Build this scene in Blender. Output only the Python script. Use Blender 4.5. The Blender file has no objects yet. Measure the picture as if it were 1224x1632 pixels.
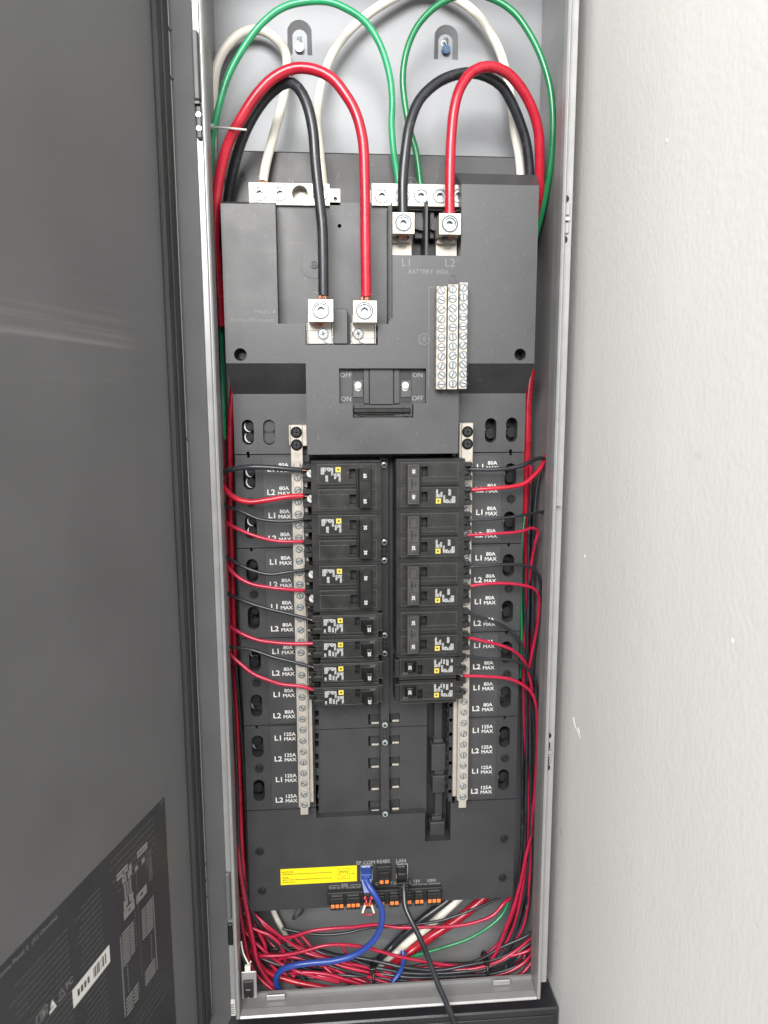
import bpy, math, random
from mathutils import Vector, Matrix
from mathutils.geometry import tessellate_polygon
random.seed(7)
S = bpy.context.scene
COL = S.collection

# ------------------------------------------------------------------ camera
# world axes in mm while building (metres in the scene): X right, Y into the
# cabinet (0 = front edge of its rim), Z up; the lens stands D in front of it
D = 680.0
FPX = 1152.6
M = ((0.99696235, 0.0033354, -0.07781356), (-0.01487771, 0.98884093, -0.14823045), (0.07645083, 0.14893787, 0.9858868))
cam = bpy.data.cameras.new('camera')
cam.sensor_fit = 'HORIZONTAL'; cam.sensor_width = 36; cam.lens = 36 * FPX / 1224
cam.clip_start = 0.02; cam.clip_end = 50
cam.dof.use_dof = True; cam.dof.focus_distance = 0.73; cam.dof.aperture_fstop = 9.0
co = bpy.data.objects.new('camera', cam); COL.objects.link(co)
r_, u_, b_ = [Vector((s * M[i][0], s * M[i][2], -s * M[i][1])) for i, s in ((0, 1), (1, -1), (2, -1))]
co.matrix_world = Matrix(((r_.x, u_.x, b_.x, 0), (r_.y, u_.y, b_.y, -D / 1000), (r_.z, u_.z, b_.z, 0), (0, 0, 0, 1)))
S.camera = co

# ------------------------------------------------------------------ light
W = bpy.data.worlds.new('World'); S.world = W; W.use_nodes = True
W.node_tree.nodes['Background'].inputs[0].default_value = (0.93, 0.96, 1.0, 1)
W.node_tree.nodes['Background'].inputs[1].default_value = 0.25

def area(name, loc, target, sx, sy, power, color):
    l = bpy.data.lights.new(name, 'AREA'); l.shape = 'RECTANGLE'; l.size = sx; l.size_y = sy
    l.energy = power; l.color = color
    o = bpy.data.objects.new(name, l); COL.objects.link(o); o.location = loc
    o.rotation_euler = (Vector(target) - Vector(loc)).to_track_quat('-Z', 'Y').to_euler()
area('doorway_light', (-0.55, -2.25, 1.1), (0.05, 0, 0.0), 1.5, 1.1, 128, (1.0, 0.985, 0.96))
area('side_window_light', (-2.15, -1.6, 0.95), (0.2, -0.1, 0.0), 1.0, 1.2, 29, (1.0, 0.98, 0.945))
S.view_settings.view_transform = 'Standard'; S.view_settings.look = 'None'
S.view_settings.exposure = 0; S.view_settings.gamma = 1

# ------------------------------------------------------------------ measuring
def ray(u, v):
    d = ((u - 612) / FPX, (v - 816) / FPX, 1.0)
    w = [sum(M[k][i] * d[k] for k in range(3)) for i in range(3)]
    return w[0], w[2], -w[1]
def at(u, v, y):
    x, f, z = ray(u, v); s = (D + y) / f
    return x * s, z * s
def P(u, v, y):
    x, z = at(u, v, y); return (x, y, z)
def X(u, v, y): return at(u, v, y)[0]
def Z(u, v, y): return at(u, v, y)[1]
def RC(u0, v0, u1, v1, y):
    um, vm = (u0 + u1) / 2, (v0 + v1) / 2
    return X(u0, vm, y), X(u1, vm, y), Z(um, v1, y), Z(um, v0, y)

# ------------------------------------------------------------------ materials
def mat(name, col, rough=0.5, metal=0.0, bump=None, var=None, spec=0.5, coat=0.0, stretch=(1, 1, 1), dust=None):
    m = bpy.data.materials.new(name); m.use_nodes = True
    n = m.node_tree.nodes; l = m.node_tree.links; b = n['Principled BSDF']
    b.inputs['Base Color'].default_value = (*col, 1); b.inputs['Roughness'].default_value = rough
    b.inputs['Metallic'].default_value = metal; b.inputs['Specular IOR Level'].default_value = spec
    b.inputs['Coat Weight'].default_value = coat; b.inputs['Coat Roughness'].default_value = 0.15
    tc = n.new('ShaderNodeTexCoord'); mp = n.new('ShaderNodeMapping'); mp.inputs['Scale'].default_value = stretch
    l.new(tc.outputs['Object'], mp.inputs[0])
    if var:
        sc, amt = var
        nz = n.new('ShaderNodeTexNoise'); nz.inputs['Scale'].default_value = sc; nz.inputs['Detail'].default_value = 5
        l.new(mp.outputs[0], nz.inputs['Vector'])
        mr = n.new('ShaderNodeMapRange'); mr.inputs[1].default_value = 0.3; mr.inputs[2].default_value = 0.7
        mr.inputs[3].default_value = 1 - amt; mr.inputs[4].default_value = 1 + amt
        l.new(nz.outputs[0], mr.inputs[0])
        mx = n.new('ShaderNodeVectorMath'); mx.operation = 'SCALE'; mx.inputs[0].default_value = col
        l.new(mr.outputs[0], mx.inputs['Scale']); l.new(mx.outputs[0], b.inputs['Base Color'])
        if dust:
            dn = n.new('ShaderNodeTexNoise'); dn.inputs['Scale'].default_value = dust[0]; dn.inputs['Detail'].default_value = 2
            l.new(tc.outputs['Object'], dn.inputs['Vector'])
            dm = n.new('ShaderNodeMapRange'); dm.inputs[1].default_value = 0.66; dm.inputs[2].default_value = 0.80; dm.inputs[4].default_value = dust[1]
            l.new(dn.outputs[0], dm.inputs[0])
            dx = n.new('ShaderNodeMix'); dx.data_type = 'RGBA'; dx.inputs['B'].default_value = (.25, .245, .23, 1)
            l.new(dm.outputs[0], dx.inputs['Factor']); l.new(mx.outputs[0], dx.inputs['A']); l.new(dx.outputs['Result'], b.inputs['Base Color'])
        m2 = n.new('ShaderNodeMapRange'); m2.inputs[1].default_value = 0.3; m2.inputs[2].default_value = 0.7
        m2.inputs[3].default_value = max(0.02, rough - 0.07); m2.inputs[4].default_value = rough + 0.07
        l.new(nz.outputs[0], m2.inputs[0]); l.new(m2.outputs[0], b.inputs['Roughness'])
    if bump:
        sc, st, dist = bump
        nb = n.new('ShaderNodeTexNoise'); nb.inputs['Scale'].default_value = sc; nb.inputs['Detail'].default_value = 3
        l.new(mp.outputs[0], nb.inputs['Vector'])
        bp = n.new('ShaderNodeBump'); bp.inputs['Strength'].default_value = st; bp.inputs['Distance'].default_value = dist
        l.new(nb.outputs[0], bp.inputs['Height']); l.new(bp.outputs[0], b.inputs['Normal'])
    return m
COVER = mat('charcoal_plastic', (0.042, 0.043, 0.047), 0.46, spec=0.8, bump=(1300, 0.5, 0.0003), var=(24, 0.18), dust=(330, 0.35))
SLOPE = COVER
PLATE = mat('dark_plastic', (0.034, 0.034, 0.037), 0.5, spec=0.7, bump=(1500, 0.3, 0.0002), var=(22, 0.14), dust=(300, 0.3))
DEEP = mat('black_plastic', (0.020, 0.020, 0.021), 0.5, var=(60, 0.12))
EDGEHI = mat('edge_highlight', (0.078, 0.078, 0.076), 0.4)  # lighter grey strips paint bevel highlights along the breaker edges
BREAKER = mat('breaker_black', (0.0155, 0.0155, 0.0155), 0.36, spec=0.6, bump=(900, 0.25, 0.0002), var=(70, 0.18), dust=(420, 0.4))
TIE = mat('handle_black', (0.013, 0.013, 0.013), 0.34, var=(90, 0.12))
TIEGREY = mat('handle_grey', (0.050, 0.049, 0.047), 0.5, var=(90, 0.12))
NICKEL = mat('tin_plate', (0.54, 0.50, 0.445), 0.38, 0.4, bump=(500, 0.12, 0.0003), var=(140, 0.07))
STEEL = mat('zinc_steel', (0.50, 0.54, 0.55), 0.3, 0.6, var=(300, 0.12))
DARKSTEEL = mat('black_screw', (0.016, 0.016, 0.017), 0.32, 0.2)
HOLE = mat('socket_dark', (0.10, 0.12, 0.13), 0.35, 0.8)
BRIGHT = mat('chrome', (0.85, 0.85, 0.83), 0.18, 1.0)
SCREWW = mat('bright_zinc_screw', (0.66, 0.66, 0.63), 0.35, 0.3)
FINEP = mat('fine_print', (0.55, 0.55, 0.54), 0.6)
COPPER = mat('copper', (0.50, 0.22, 0.14), 0.36, 0.75, var=(900, 0.25))
BACK = mat('silver_powder_coat', (0.255, 0.262, 0.275), 0.52, 0.4, bump=(1100, 0.08, 0.0001))
CAB = mat('grey_cabinet_paint', (0.27, 0.27, 0.272), 0.42, 0.2, bump=(800, 0.15, 0.0002), var=(40, 0.05))
RIM = mat('light_rim_paint', (0.38, 0.38, 0.38), 0.36, 0.3, bump=(700, 0.1, 0.0002), var=(50, 0.04))
DOORP = mat('door_paint', (0.124, 0.125, 0.129), 0.42, bump=(1200, 0.2, 0.0002), var=(9, 0.07))
FLANGEP = mat('door_flange_paint', (0.105, 0.105, 0.110), 0.45, bump=(1200, 0.2, 0.0002), var=(20, 0.05))
GASKET = mat('foam_gasket', (0.030, 0.030, 0.031), 0.75, bump=(260, 0.6, 0.001), var=(60, 0.3), stretch=(1, 1, 0.15))
RED = mat('red_insulation', (0.47, 0.012, 0.032), 0.30, var=(60, 0.16), bump=(90, 0.12, 0.0006), coat=0.25)
RED2 = mat('crimson_insulation', (0.42, 0.012, 0.047), 0.32, var=(80, 0.12), coat=0.2)
GREEN = mat('green_insulation', (0.012, 0.205, 0.075), 0.30, var=(60, 0.16), bump=(90, 0.12, 0.0006), coat=0.25)
LGREEN = mat('light_green_insulation', (0.028, 0.34, 0.145), 0.30, var=(60, 0.16), bump=(90, 0.12, 0.0006), coat=0.25)
WHITE = mat('white_insulation', (0.78, 0.75, 0.665), 0.32, var=(60, 0.05), coat=0.2)
BLACK = mat('black_insulation', (0.020, 0.023, 0.028), 0.34, var=(60, 0.30), bump=(90, 0.15, 0.0006), coat=0.2, dust=(160, 0.25))
BLUE = mat('blue_jacket', (0.022, 0.060, 0.290), 0.36, var=(60, 0.10), coat=0.1)
PRINT = mat('white_print', (0.64, 0.64, 0.62), 0.6)
DIMPRINT = mat('grey_print', (0.33, 0.33, 0.32), 0.6)
FAINT = mat('faint_moulding', (0.21, 0.21, 0.212), 0.55)
YELLOW = mat('yellow_square', (0.60, 0.48, 0.08), 0.5)
STICK = mat('yellow_sticker', (0.90, 0.74, 0.012), 0.4, var=(40, 0.03))
STINK = mat('sticker_ink', (0.13, 0.10, 0.01), 0.5)
ORANGE = mat('orange_lever', (0.80, 0.22, 0.05), 0.45)
LABELB = mat('label_black', (0.034, 0.036, 0.040), 0.42, var=(20, 0.1))
LABELT = mat('label_ink_grey', (0.078, 0.078, 0.082), 0.5)
LABELM = mat('label_block_grey', (0.23, 0.23, 0.22), 0.5)
LABELW = mat('label_white', (0.72, 0.71, 0.68), 0.5)
BOXP = mat('black_box_paint', (0.022, 0.023, 0.026), 0.28, bump=(500, 0.12, 0.0003), var=(12, 0.12))
TIEN = mat('nylon_tie', (0.62, 0.61, 0.58), 0.4)

def wall_mat():
    m = bpy.data.materials.new('textured_white_wall'); m.use_nodes = True
    n = m.node_tree.nodes; l = m.node_tree.links; b = n['Principled BSDF']
    b.inputs['Roughness'].default_value = 0.62
    tc = n.new('ShaderNodeTexCoord'); mp = n.new('ShaderNodeMapping'); l.new(tc.outputs['Object'], mp.inputs[0])
    mp.inputs['Scale'].default_value = (1, 1, 0.8)
    a = n.new('ShaderNodeTexNoise'); a.inputs['Scale'].default_value = 230; a.inputs['Detail'].default_value = 5
    l.new(mp.outputs[0], a.inputs[0])
    c = n.new('ShaderNodeTexNoise'); c.inputs['Scale'].default_value = 3.2; c.inputs['Detail'].default_value = 6
    l.new(tc.outputs['Object'], c.inputs[0])
    cr = n.new('ShaderNodeValToRGB'); cr.color_ramp.elements[0].position = 0.3; cr.color_ramp.elements[1].position = 0.72
    cr.color_ramp.elements[0].color = (0.745, 0.738, 0.715, 1); cr.color_ramp.elements[1].color = (0.79, 0.787, 0.77, 1)
    l.new(c.outputs[0], cr.inputs[0])
    # sparse grey scuffs
    v = n.new('ShaderNodeTexNoise'); v.inputs['Scale'].default_value = 38; v.inputs['Detail'].default_value = 2
    l.new(mp.outputs[0], v.inputs[0])
    vr = n.new('ShaderNodeMapRange'); vr.inputs[1].default_value = 0.735; vr.inputs[2].default_value = 0.80; l.new(v.outputs[0], vr.inputs[0])
    mx = n.new('ShaderNodeMix'); mx.data_type = 'RGBA'; mx.inputs['B'].default_value = (0.50, 0.49, 0.46, 1)
    l.new(vr.outputs[0], mx.inputs['Factor']); l.new(cr.outputs[0], mx.inputs['A']); l.new(mx.outputs['Result'], b.inputs['Base Color'])
    r2 = n.new('ShaderNodeTexNoise'); r2.inputs['Scale'].default_value = 46; r2.inputs['Detail'].default_value = 2; l.new(mp.outputs[0], r2.inputs[0])
    ad = n.new('ShaderNodeMath'); ad.operation = 'MULTIPLY_ADD'; ad.inputs[1].default_value = 0.9
    l.new(r2.outputs[0], ad.inputs[0]); l.new(a.outputs[0], ad.inputs[2])
    bp = n.new('ShaderNodeBump'); bp.inputs['Strength'].default_value = 0.27; bp.inputs['Distance'].default_value = 0.0011
    l.new(ad.outputs[0], bp.inputs['Height']); l.new(bp.outputs[0], b.inputs['Normal'])
    return m
WALL = wall_mat()
CONC = mat('concrete_floor', (0.16, 0.155, 0.145), 0.7, bump=(40, 0.3, 0.002), var=(3, 0.2))

# ------------------------------------------------------------------ mesh builder
_txt = {}
def glyphs(s, off):
    k = (s, off)
    if k not in _txt:
        cu = bpy.data.curves.new('t', 'FONT'); cu.body = s; cu.size = 1; cu.resolution_u = 2; cu.offset = off
        o = bpy.data.objects.new('t', cu); COL.objects.link(o)
        dg = bpy.context.evaluated_depsgraph_get(); dg.update()
        me = bpy.data.meshes.new_from_object(o.evaluated_get(dg))
        vs = [(v.co.x, v.co.y) for v in me.vertices]; fs = [tuple(p.vertices) for p in me.polygons]
        bpy.data.objects.remove(o); bpy.data.curves.remove(cu); bpy.data.meshes.remove(me)
        _txt[k] = (vs, fs)
    return _txt[k]

class MB:
    def __init__(s, *mats): s.v = []; s.f = []; s.mi = []; s.sm = []; s.mats = list(mats)
    def m(s, mt):
        if mt not in s.mats: s.mats.append(mt)
        return s.mats.index(mt)
    def add(s, vs, fs, mt=None, smooth=False):
        k = s.m(mt) if mt else 0; b = len(s.v); s.v += [tuple(p) for p in vs]
        for f in fs: s.f.append([b + i for i in f]); s.mi.append(k); s.sm.append(smooth)
        return s
    def box(s, x0, x1, y0, y1, z0, z1, mt=None, c=0.0):
        if x0 > x1: x0, x1 = x1, x0
        if z0 > z1: z0, z1 = z1, z0
        if y0 > y1: y0, y1 = y1, y0
        if c <= 0:
            vs = [(x, y, z) for x in (x0, x1) for y in (y0, y1) for z in (z0, z1)]
            fs = [(0, 1, 3, 2), (4, 6, 7, 5), (0, 4, 5, 1), (2, 3, 7, 6), (0, 2, 6, 4), (1, 5, 7, 3)]
            return s.add(vs, fs, mt)
        c = min(c, (x1 - x0) * .45, (y1 - y0) * .45, (z1 - z0) * .45)
        vs = []; ix = {}
        for i, x in enumerate((x0, x1)):
            for j, y in enumerate((y0, y1)):
                for k, z in enumerate((z0, z1)):
                    dx, dy, dz = (c if i == 0 else -c), (c if j == 0 else -c), (c if k == 0 else -c)
                    for a, p in enumerate(((x, y + dy, z + dz), (x + dx, y, z + dz), (x + dx, y + dy, z))):
                        ix[i, j, k, a] = len(vs); vs.append(p)
        fs = []
        for i in (0, 1): fs.append([ix[i, j, k, 0] for j, k in ((0, 0), (0, 1), (1, 1), (1, 0))])
        for j in (0, 1): fs.append([ix[i, j, k, 1] for i, k in ((0, 0), (0, 1), (1, 1), (1, 0))])
        for k in (0, 1): fs.append([ix[i, j, k, 2] for i, j in ((0, 0), (0, 1), (1, 1), (1, 0))])
        for j in (0, 1):
            for k in (0, 1): fs.append([ix[0, j, k, 1], ix[0, j, k, 2], ix[1, j, k, 2], ix[1, j, k, 1]])
        for i in (0, 1):
            for k in (0, 1): fs.append([ix[i, 0, k, 0], ix[i, 0, k, 2], ix[i, 1, k, 2], ix[i, 1, k, 0]])
            for j in (0, 1): fs.append([ix[i, j, 0, 0], ix[i, j, 0, 1], ix[i, j, 1, 1], ix[i, j, 1, 0]])
            for j in (0, 1):
                for k in (0, 1): fs.append([ix[i, j, k, a] for a in range(3)])
        return s.add(vs, fs, mt)
    def cyl(s, x, z, r, y0, y1, n=16, mt=None, r1=None, cap=True):
        r1 = r if r1 is None else r1
        A = [2 * math.pi * k / n for k in range(n)]
        a = [(x + r * math.cos(t), y0, z + r * math.sin(t)) for t in A]
        b = [(x + r1 * math.cos(t), y1, z + r1 * math.sin(t)) for t in A]
        s.add(a + b, [(k, (k + 1) % n, n + (k + 1) % n, n + k) for k in range(n)], mt, True)
        if cap: s.add(a, [list(range(n))], mt); s.add(b, [list(range(n))], mt)
        return s
    def ring(s, x, z, r0, r1, y, n=20, mt=None, y2=None):
        A = [2 * math.pi * k / n for k in range(n)]; y2 = y if y2 is None else y2
        vs = [(x + r0 * math.cos(t), y, z + r0 * math.sin(t)) for t in A] + [(x + r1 * math.cos(t), y2, z + r1 * math.sin(t)) for t in A]
        return s.add(vs, [(k, (k + 1) % n, n + (k + 1) % n, n + k) for k in range(n)], mt, y2 != y)
    def prism(s, poly, y0, y1, mt=None):
        n = len(poly)
        a = [(x, y0, z) for x, z in poly]; b = [(x, y1, z) for x, z in poly]
        return s.add(a + b, [list(range(n)), list(range(2 * n - 1, n - 1, -1))] + [(k, n + k, n + (k + 1) % n, (k + 1) % n) for k in range(n)], mt)
    def plate(s, outer, holes, y0, y1, mt=None, hy=None, back=False):
        loops = [outer] + holes
        tri = tessellate_polygon([[Vector((x, z, 0)) for x, z in lp] for lp in loops])
        fl = [p for lp in loops for p in lp]
        s.add([(x, y0, z) for x, z in fl], tri, mt)
        if back: s.add([(x, y1, z) for x, z in fl], tri, mt)
        for i, lp in enumerate(loops):
            n = len(lp); ye = y1 if (i == 0 or hy is None) else hy
            s.add([(x, y0, z) for x, z in lp] + [(x, ye, z) for x, z in lp], [(k, (k + 1) % n, n + (k + 1) % n, n + k) for k in range(n)], mt)
        return s
    def tube(s, pts, r, n=10, mt=None, step=None, raw=False):
        p = [Vector(q) for q in pts]
        if not raw: p = spline(p, step or max(3.0, r * 1.2))
        rs = r if callable(r) else (lambda t: r)
        t0 = (p[1] - p[0]).normalized(); nv = t0.orthogonal().normalized(); vs = []; L = len(p)
        for i, q in enumerate(p):
            t = (p[min(i + 1, L - 1)] - p[max(i - 1, 0)]).normalized()
            nv = (nv - t * nv.dot(t)).normalized(); bv = t.cross(nv); rr = rs(i / (L - 1))
            vs += [q + (nv * math.cos(2 * math.pi * k / n) + bv * math.sin(2 * math.pi * k / n)) * rr for k in range(n)]
        fs = [(i * n + k, i * n + (k + 1) % n, (i + 1) * n + (k + 1) % n, (i + 1) * n + k) for i in range(L - 1) for k in range(n)]
        s.add(vs, fs, mt, True)
        s.add(vs[:n], [list(range(n))], mt); s.add(vs[-n:], [list(range(n))], mt)
        return s
    def text(s, t, x, z, y, h, mt=None, rot=0.0, align='C', ws=1.0, off=0.012):
        vs, fs = glyphs(t, off)
        if not vs: return s
        x0 = min(p[0] for p in vs); x1 = max(p[0] for p in vs); k = h / 0.70
        ax = {'C': (x0 + x1) / 2, 'L': x0, 'R': x1}[align]; c, q = math.cos(rot), math.sin(rot)
        out = []
        for px, pz in vs:
            a, b = (px - ax) * k * ws, (pz - 0.35) * k
            out.append((x + a * c - b * q, y, z + a * q + b * c))
        return s.add(out, fs, mt)
    def build(s, name, parent=None, origin=None, bevel=0, local=False):
        og = Vector(origin if origin is not None else ORG.get(parent, (0, 0, 0)))
        me = bpy.data.meshes.new(name)
        me.from_pydata([((Vector(p) - (Vector((0, 0, 0)) if local else og)) / 1000)[:] for p in s.v], [], s.f)
        for m_ in s.mats: me.materials.append(m_)
        for p, k, sm in zip(me.polygons, s.mi, s.sm): p.material_index = k; p.use_smooth = sm
        me.update()
        o = bpy.data.objects.new(name, me); COL.objects.link(o)
        if parent is not None:
            o.parent = parent
            if origin is not None: o.location = (og - Vector(ORG.get(parent, (0, 0, 0)))) / 1000
        elif origin is not None: o.location = og / 1000
        ORG[o] = tuple(og)
        if bevel:
            b = o.modifiers.new('edge', 'BEVEL'); b.width = bevel / 1000; b.segments = 2; b.limit_method = 'ANGLE'; b.angle_limit = 0.7
        return o
ORG = {}
def spline(p, step):
    if len(p) == 2:
        k = max(2, int((p[1] - p[0]).length / step)); return [p[0].lerp(p[1], i / k) for i in range(k + 1)]
    q = [p[0] * 2 - p[1]] + p + [p[-1] * 2 - p[-2]]; out = []
    for i in range(1, len(q) - 2):
        a, b, c, d = q[i - 1:i + 3]
        t1 = max((b - a).length, 1e-3) ** .5; t2 = max((c - b).length, 1e-3) ** .5; t3 = max((d - c).length, 1e-3) ** .5
        m1 = (b - a) / t1 - (c - a) / (t1 + t2) + (c - b) / t2; m2 = (c - b) / t2 - (d - b) / (t2 + t3) + (d - c) / t3
        m1 *= t2; m2 *= t2; k = max(2, int((c - b).length / step))
        for j in range(k):
            t = j / k; t_2 = t * t; t_3 = t_2 * t
            out.append(b * (2 * t_3 - 3 * t_2 + 1) + m1 * (t_3 - 2 * t_2 + t) + c * (-2 * t_3 + 3 * t_2) + m2 * (t_3 - t_2))
    out.append(p[-1]); return out
def empty(name, label, cat, loc, group=None):
    o = bpy.data.objects.new(name, None); COL.objects.link(o); o.location = Vector(loc) / 1000; o.empty_display_size = 0.02
    ORG[o] = tuple(loc); tag(o, label, cat, group); return o
def tag(o, label=None, cat=None, group=None, kind=None):
    if label: o['label'] = label
    if cat: o['category'] = cat
    if group: o['group'] = group
    if kind: o['kind'] = kind
    return o
def clone(src, parent, x, y, z, ry=0.0):
    c = src.copy(); COL.objects.link(c); c.parent = parent
    c.location = (Vector((x, y, z)) - Vector(ORG[parent])) / 1000; c.rotation_euler = (0, ry, 0)
    ORG[c] = (x, y, z); return c
def rect(x0, x1, z0, z1): return [(x0, z0), (x1, z0), (x1, z1), (x0, z1)]
def oval(x, z, w, h, n=8):
    r = w / 2; out = []
    for k in range(n + 1): a = math.pi * k / n; out.append((x + r * math.cos(a), z + h / 2 - r + r * math.sin(a)))
    for k in range(n + 1): a = math.pi + math.pi * k / n; out.append((x + r * math.cos(a), z - h / 2 + r + r * math.sin(a)))
    return out
def circ(x, z, r, n=16): return [(x + r * math.cos(2 * math.pi * k / n), z + r * math.sin(2 * math.pi * k / n)) for k in range(n)]

# ------------------------------------------------------------------ setting
WX = 244.5
o = MB(WALL).box(WX, WX + 100, -1500, 230, -1500, 1300).build('side_wall', origin=(WX, -600, -1500)); tag(o, kind='structure')
def aw(u, v):
    x, f, z = ray(u, v); k = WX / x; return (WX, f * k - D, z * k)
side_wall = o
CHIP = mat('raised_paint', (0.80, 0.79, 0.76), 0.5); SCUFF = mat('wall_scuff', (0.36, 0.35, 0.33), 0.9, spec=0.1)
for path, r, mt, nm in ((((914, 1143), (916, 1155), (920, 1165), (925, 1176)), .4, CHIP, 'paint_drip'), (((921, 1160), (924, 1168)), .5, CHIP, 'paint_drip'), (((1167, 1018), (1168, 1024)), .4, CHIP, 'paint_drip'), (((979, 1290), (982, 1304), (986, 1320)), .18, SCUFF, 'scuff_mark'), (((988, 1334), (991, 1342)), .18, SCUFF, 'scuff_mark'), (((1008, 1370), (1004, 1394)), .18, SCUFF, 'scuff_mark'), (((966, 1450), (968, 1436)), .18, SCUFF, 'scuff_mark'), (((1206, 1472), (1209, 1478)), .18, SCUFF, 'scuff_mark'), (((965, 128), (969, 148)), .18, SCUFF, 'scuff_mark'), (((991, 390), (994, 400)), .18, SCUFF, 'scuff_mark'), (((1062, 222), (1064, 227)), .5, CHIP, 'paint_drip'), (((931, 884), (933, 889)), .4, CHIP, 'paint_drip')):
    MB(mt).tube([aw(*p) for p in path], r, 6, mt, step=2).build(nm, side_wall)
o = MB(WALL).box(-1800, WX - 1, 127, 225, -1500, 1300).build('back_wall', origin=(-800, 130, -1500)); tag(o, kind='structure')

o = MB(CONC).box(-3500, WX - 2, -4200, 126, -1560, -1500.5).build('floor', origin=(-1000, -1500, -1500)); tag(o, kind='structure')

# ------------------------------------------------------------------ cabinet
XL, XR, ZB, ZT = -104.5, 221.0, -639.7, 452.0      # outside of the rim
RT = 3.6                                            # rim thickness
cab = empty('electrical_cabinet', 'tall grey steel electrical cabinet standing open in the wall corner', 'electrical cabinet', (58, 60, ZB))
IL, IR, IB, IT = XL + RT, XR - RT, ZB + RT, ZT - RT
g = MB(RIM)
g.box(XL, IL, 0, 12, ZB, ZT, c=1.4).box(IR, XR, 0, 12, ZB, ZT, c=1.4)
g.box(IL - .5, IR + .5, 0, 12, ZB, IB, c=1.4).box(IL - .5, IR + .5, 0, 12, IT, ZT, c=1.4)
g.build('rim', cab)
g = MB(RIM)                                          # flange that sits back of the rim
g.box(XL - 7.5, XL - .02, 8, 11, ZB + 1, ZT + 6, c=.8).box(XR + .02, XR + 8.5, 8, 11, ZB + 14, ZT + 6, c=.8)
g.build('flange', cab)
g = MB(CAB)                                          # folded return behind the rim
for x0, x1 in ((XL + .6, IL - .6), (IR + .6, XR - .6)): g.box(x0, x1, 12, 29.5, ZB + .5, ZT - .5)
g.box(IL - .5, IR + .5, 12, 29, ZB + .6, IB - .6).box(IL - .5, IR + .5, 12, 29, IT + .6, ZT - .6)
g.box(IL - 1, IR + 1, 26.5, 29, ZB + 2, IB + 3.5)     # upturned lip
g.build('folded_edge', cab)
WL, WRR, WB, WT = XL - 2, XR + 5.5, ZB - 12, ZT + 6   # deep box
g = MB(CAB)
g.box(WL - 1.5, WL, 29, 118, WB, WT).build('side_panel', cab)
MB(CAB).box(WRR, WRR + 1.5, 29, 118, WB, WT).build('side_panel', cab)
MB(CAB).box(WL, WRR, 29.5, 118, WB - 1.5, WB).build('bottom_panel', cab)
MB(CAB).box(WL, WRR, 29.5, 118, WT, WT + 1.5).build('top_panel', cab)
# back sheet with two embossed keyhole hangers
def arch(x, zb, w, h, n=12):
    r = w / 2
    return [(x - r, zb), (x + r, zb)] + [(x + r * math.cos(math.pi * k / n), zb + h - r + r * math.sin(math.pi * k / n)) for k in range(n + 1)]
def arch2(x, zb, w, h, n=12):
    p = arch(x, zb, w, h, n); return p[:2] + p[3:-1]
hang = [(478, 88, 36, 53), (711, 95, 46, 50)]
hx = []
for u, vb, w, h in hang:
    x, z = at(u, vb, 116); hx.append((x, z, 25.0, 33.0))
g = MB(BACK)
g.plate(rect(WL, WRR, WB, WT), [arch2(*h) for h in hx], 116, 118, hy=118)
for x, z, w, h in hx:
    a, b = arch2(x, z, w, h), arch2(x, z + .0, w * .60, h * .80); n = len(a)
    g.add([(p[0], 116, p[1]) for p in a] + [(p[0], 121.5, p[1]) for p in b], [(k, (k + 1) % n, n + (k + 1) % n, n + k) for k in range(n)], BACK, False)
    g.add([(p[0], 121.5, p[1]) for p in b], [list(range(n))], BACK)
    g.box(x - w * .46, x + w * .46, 116.2, 117, z - .6, z + .3, HOLE)
g.build('back_sheet', cab)
BLUED = mat('blue_screw', (0.06, 0.11, 0.20), 0.35, 0.6)
for (x, z, w, h), (u, v), m_ in zip(hx, ((477, 76), (711, 79)), (STEEL, BLUED)):
    sx, sz = at(u, v, 118)
    g = MB(m_); g.cyl(sx, sz, 4.3, 116.4, 118.5, 18, r1=4.6).cyl(sx, sz, 3.2, 115.5, 116.4, 18)
    g.box(sx - 3, sx + 3, 115.2, 115.52, sz - .5, sz + .5, HOLE)
    g.box(sx - 2.2, sx + 2.2, 120.9, 121.45, sz + 2, sz + 13, HOLE)
    if m_ is STEEL: g.box(sx - .5, sx + .5, 115.1, 115.5, sz - 3, sz + 3, HOLE)
    else: g.ring(sx - 2, sz + 7, 2.2, 3, 120.8, 14, STEEL)
    for k in range(5): g.tube([(sx - 2.5 + random.random() * 5, 120.5, sz + 3 + k * 1.8), (sx + random.random() * 3, 119.5, sz + 4 + k * 1.8), (sx + 2.5, 120.5, sz + 4.5 + k * 1.6)], .22, 5, HOLE)
    tag(g.build('hanger_screw', cab), 'blue hanger screw' if m_ is BLUED else 'plain steel hanger screw')
# small bright tabs on the lower lip
for u0, u1, v0, v1 in ((425, 455, 1591, 1601), (785, 812, 1566, 1577)):
    x0, x1, z0, z1 = RC(u0, v0, u1, v1, 22)
    g = MB(RIM); g.box(x0, x1, 19, 26.4, IB + .1, IB + 1.4, c=.4).box(x0, x1, 19, 20.4, IB + .1, IB + 6.5, c=.6); g.build('stop_tab', cab)
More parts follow.
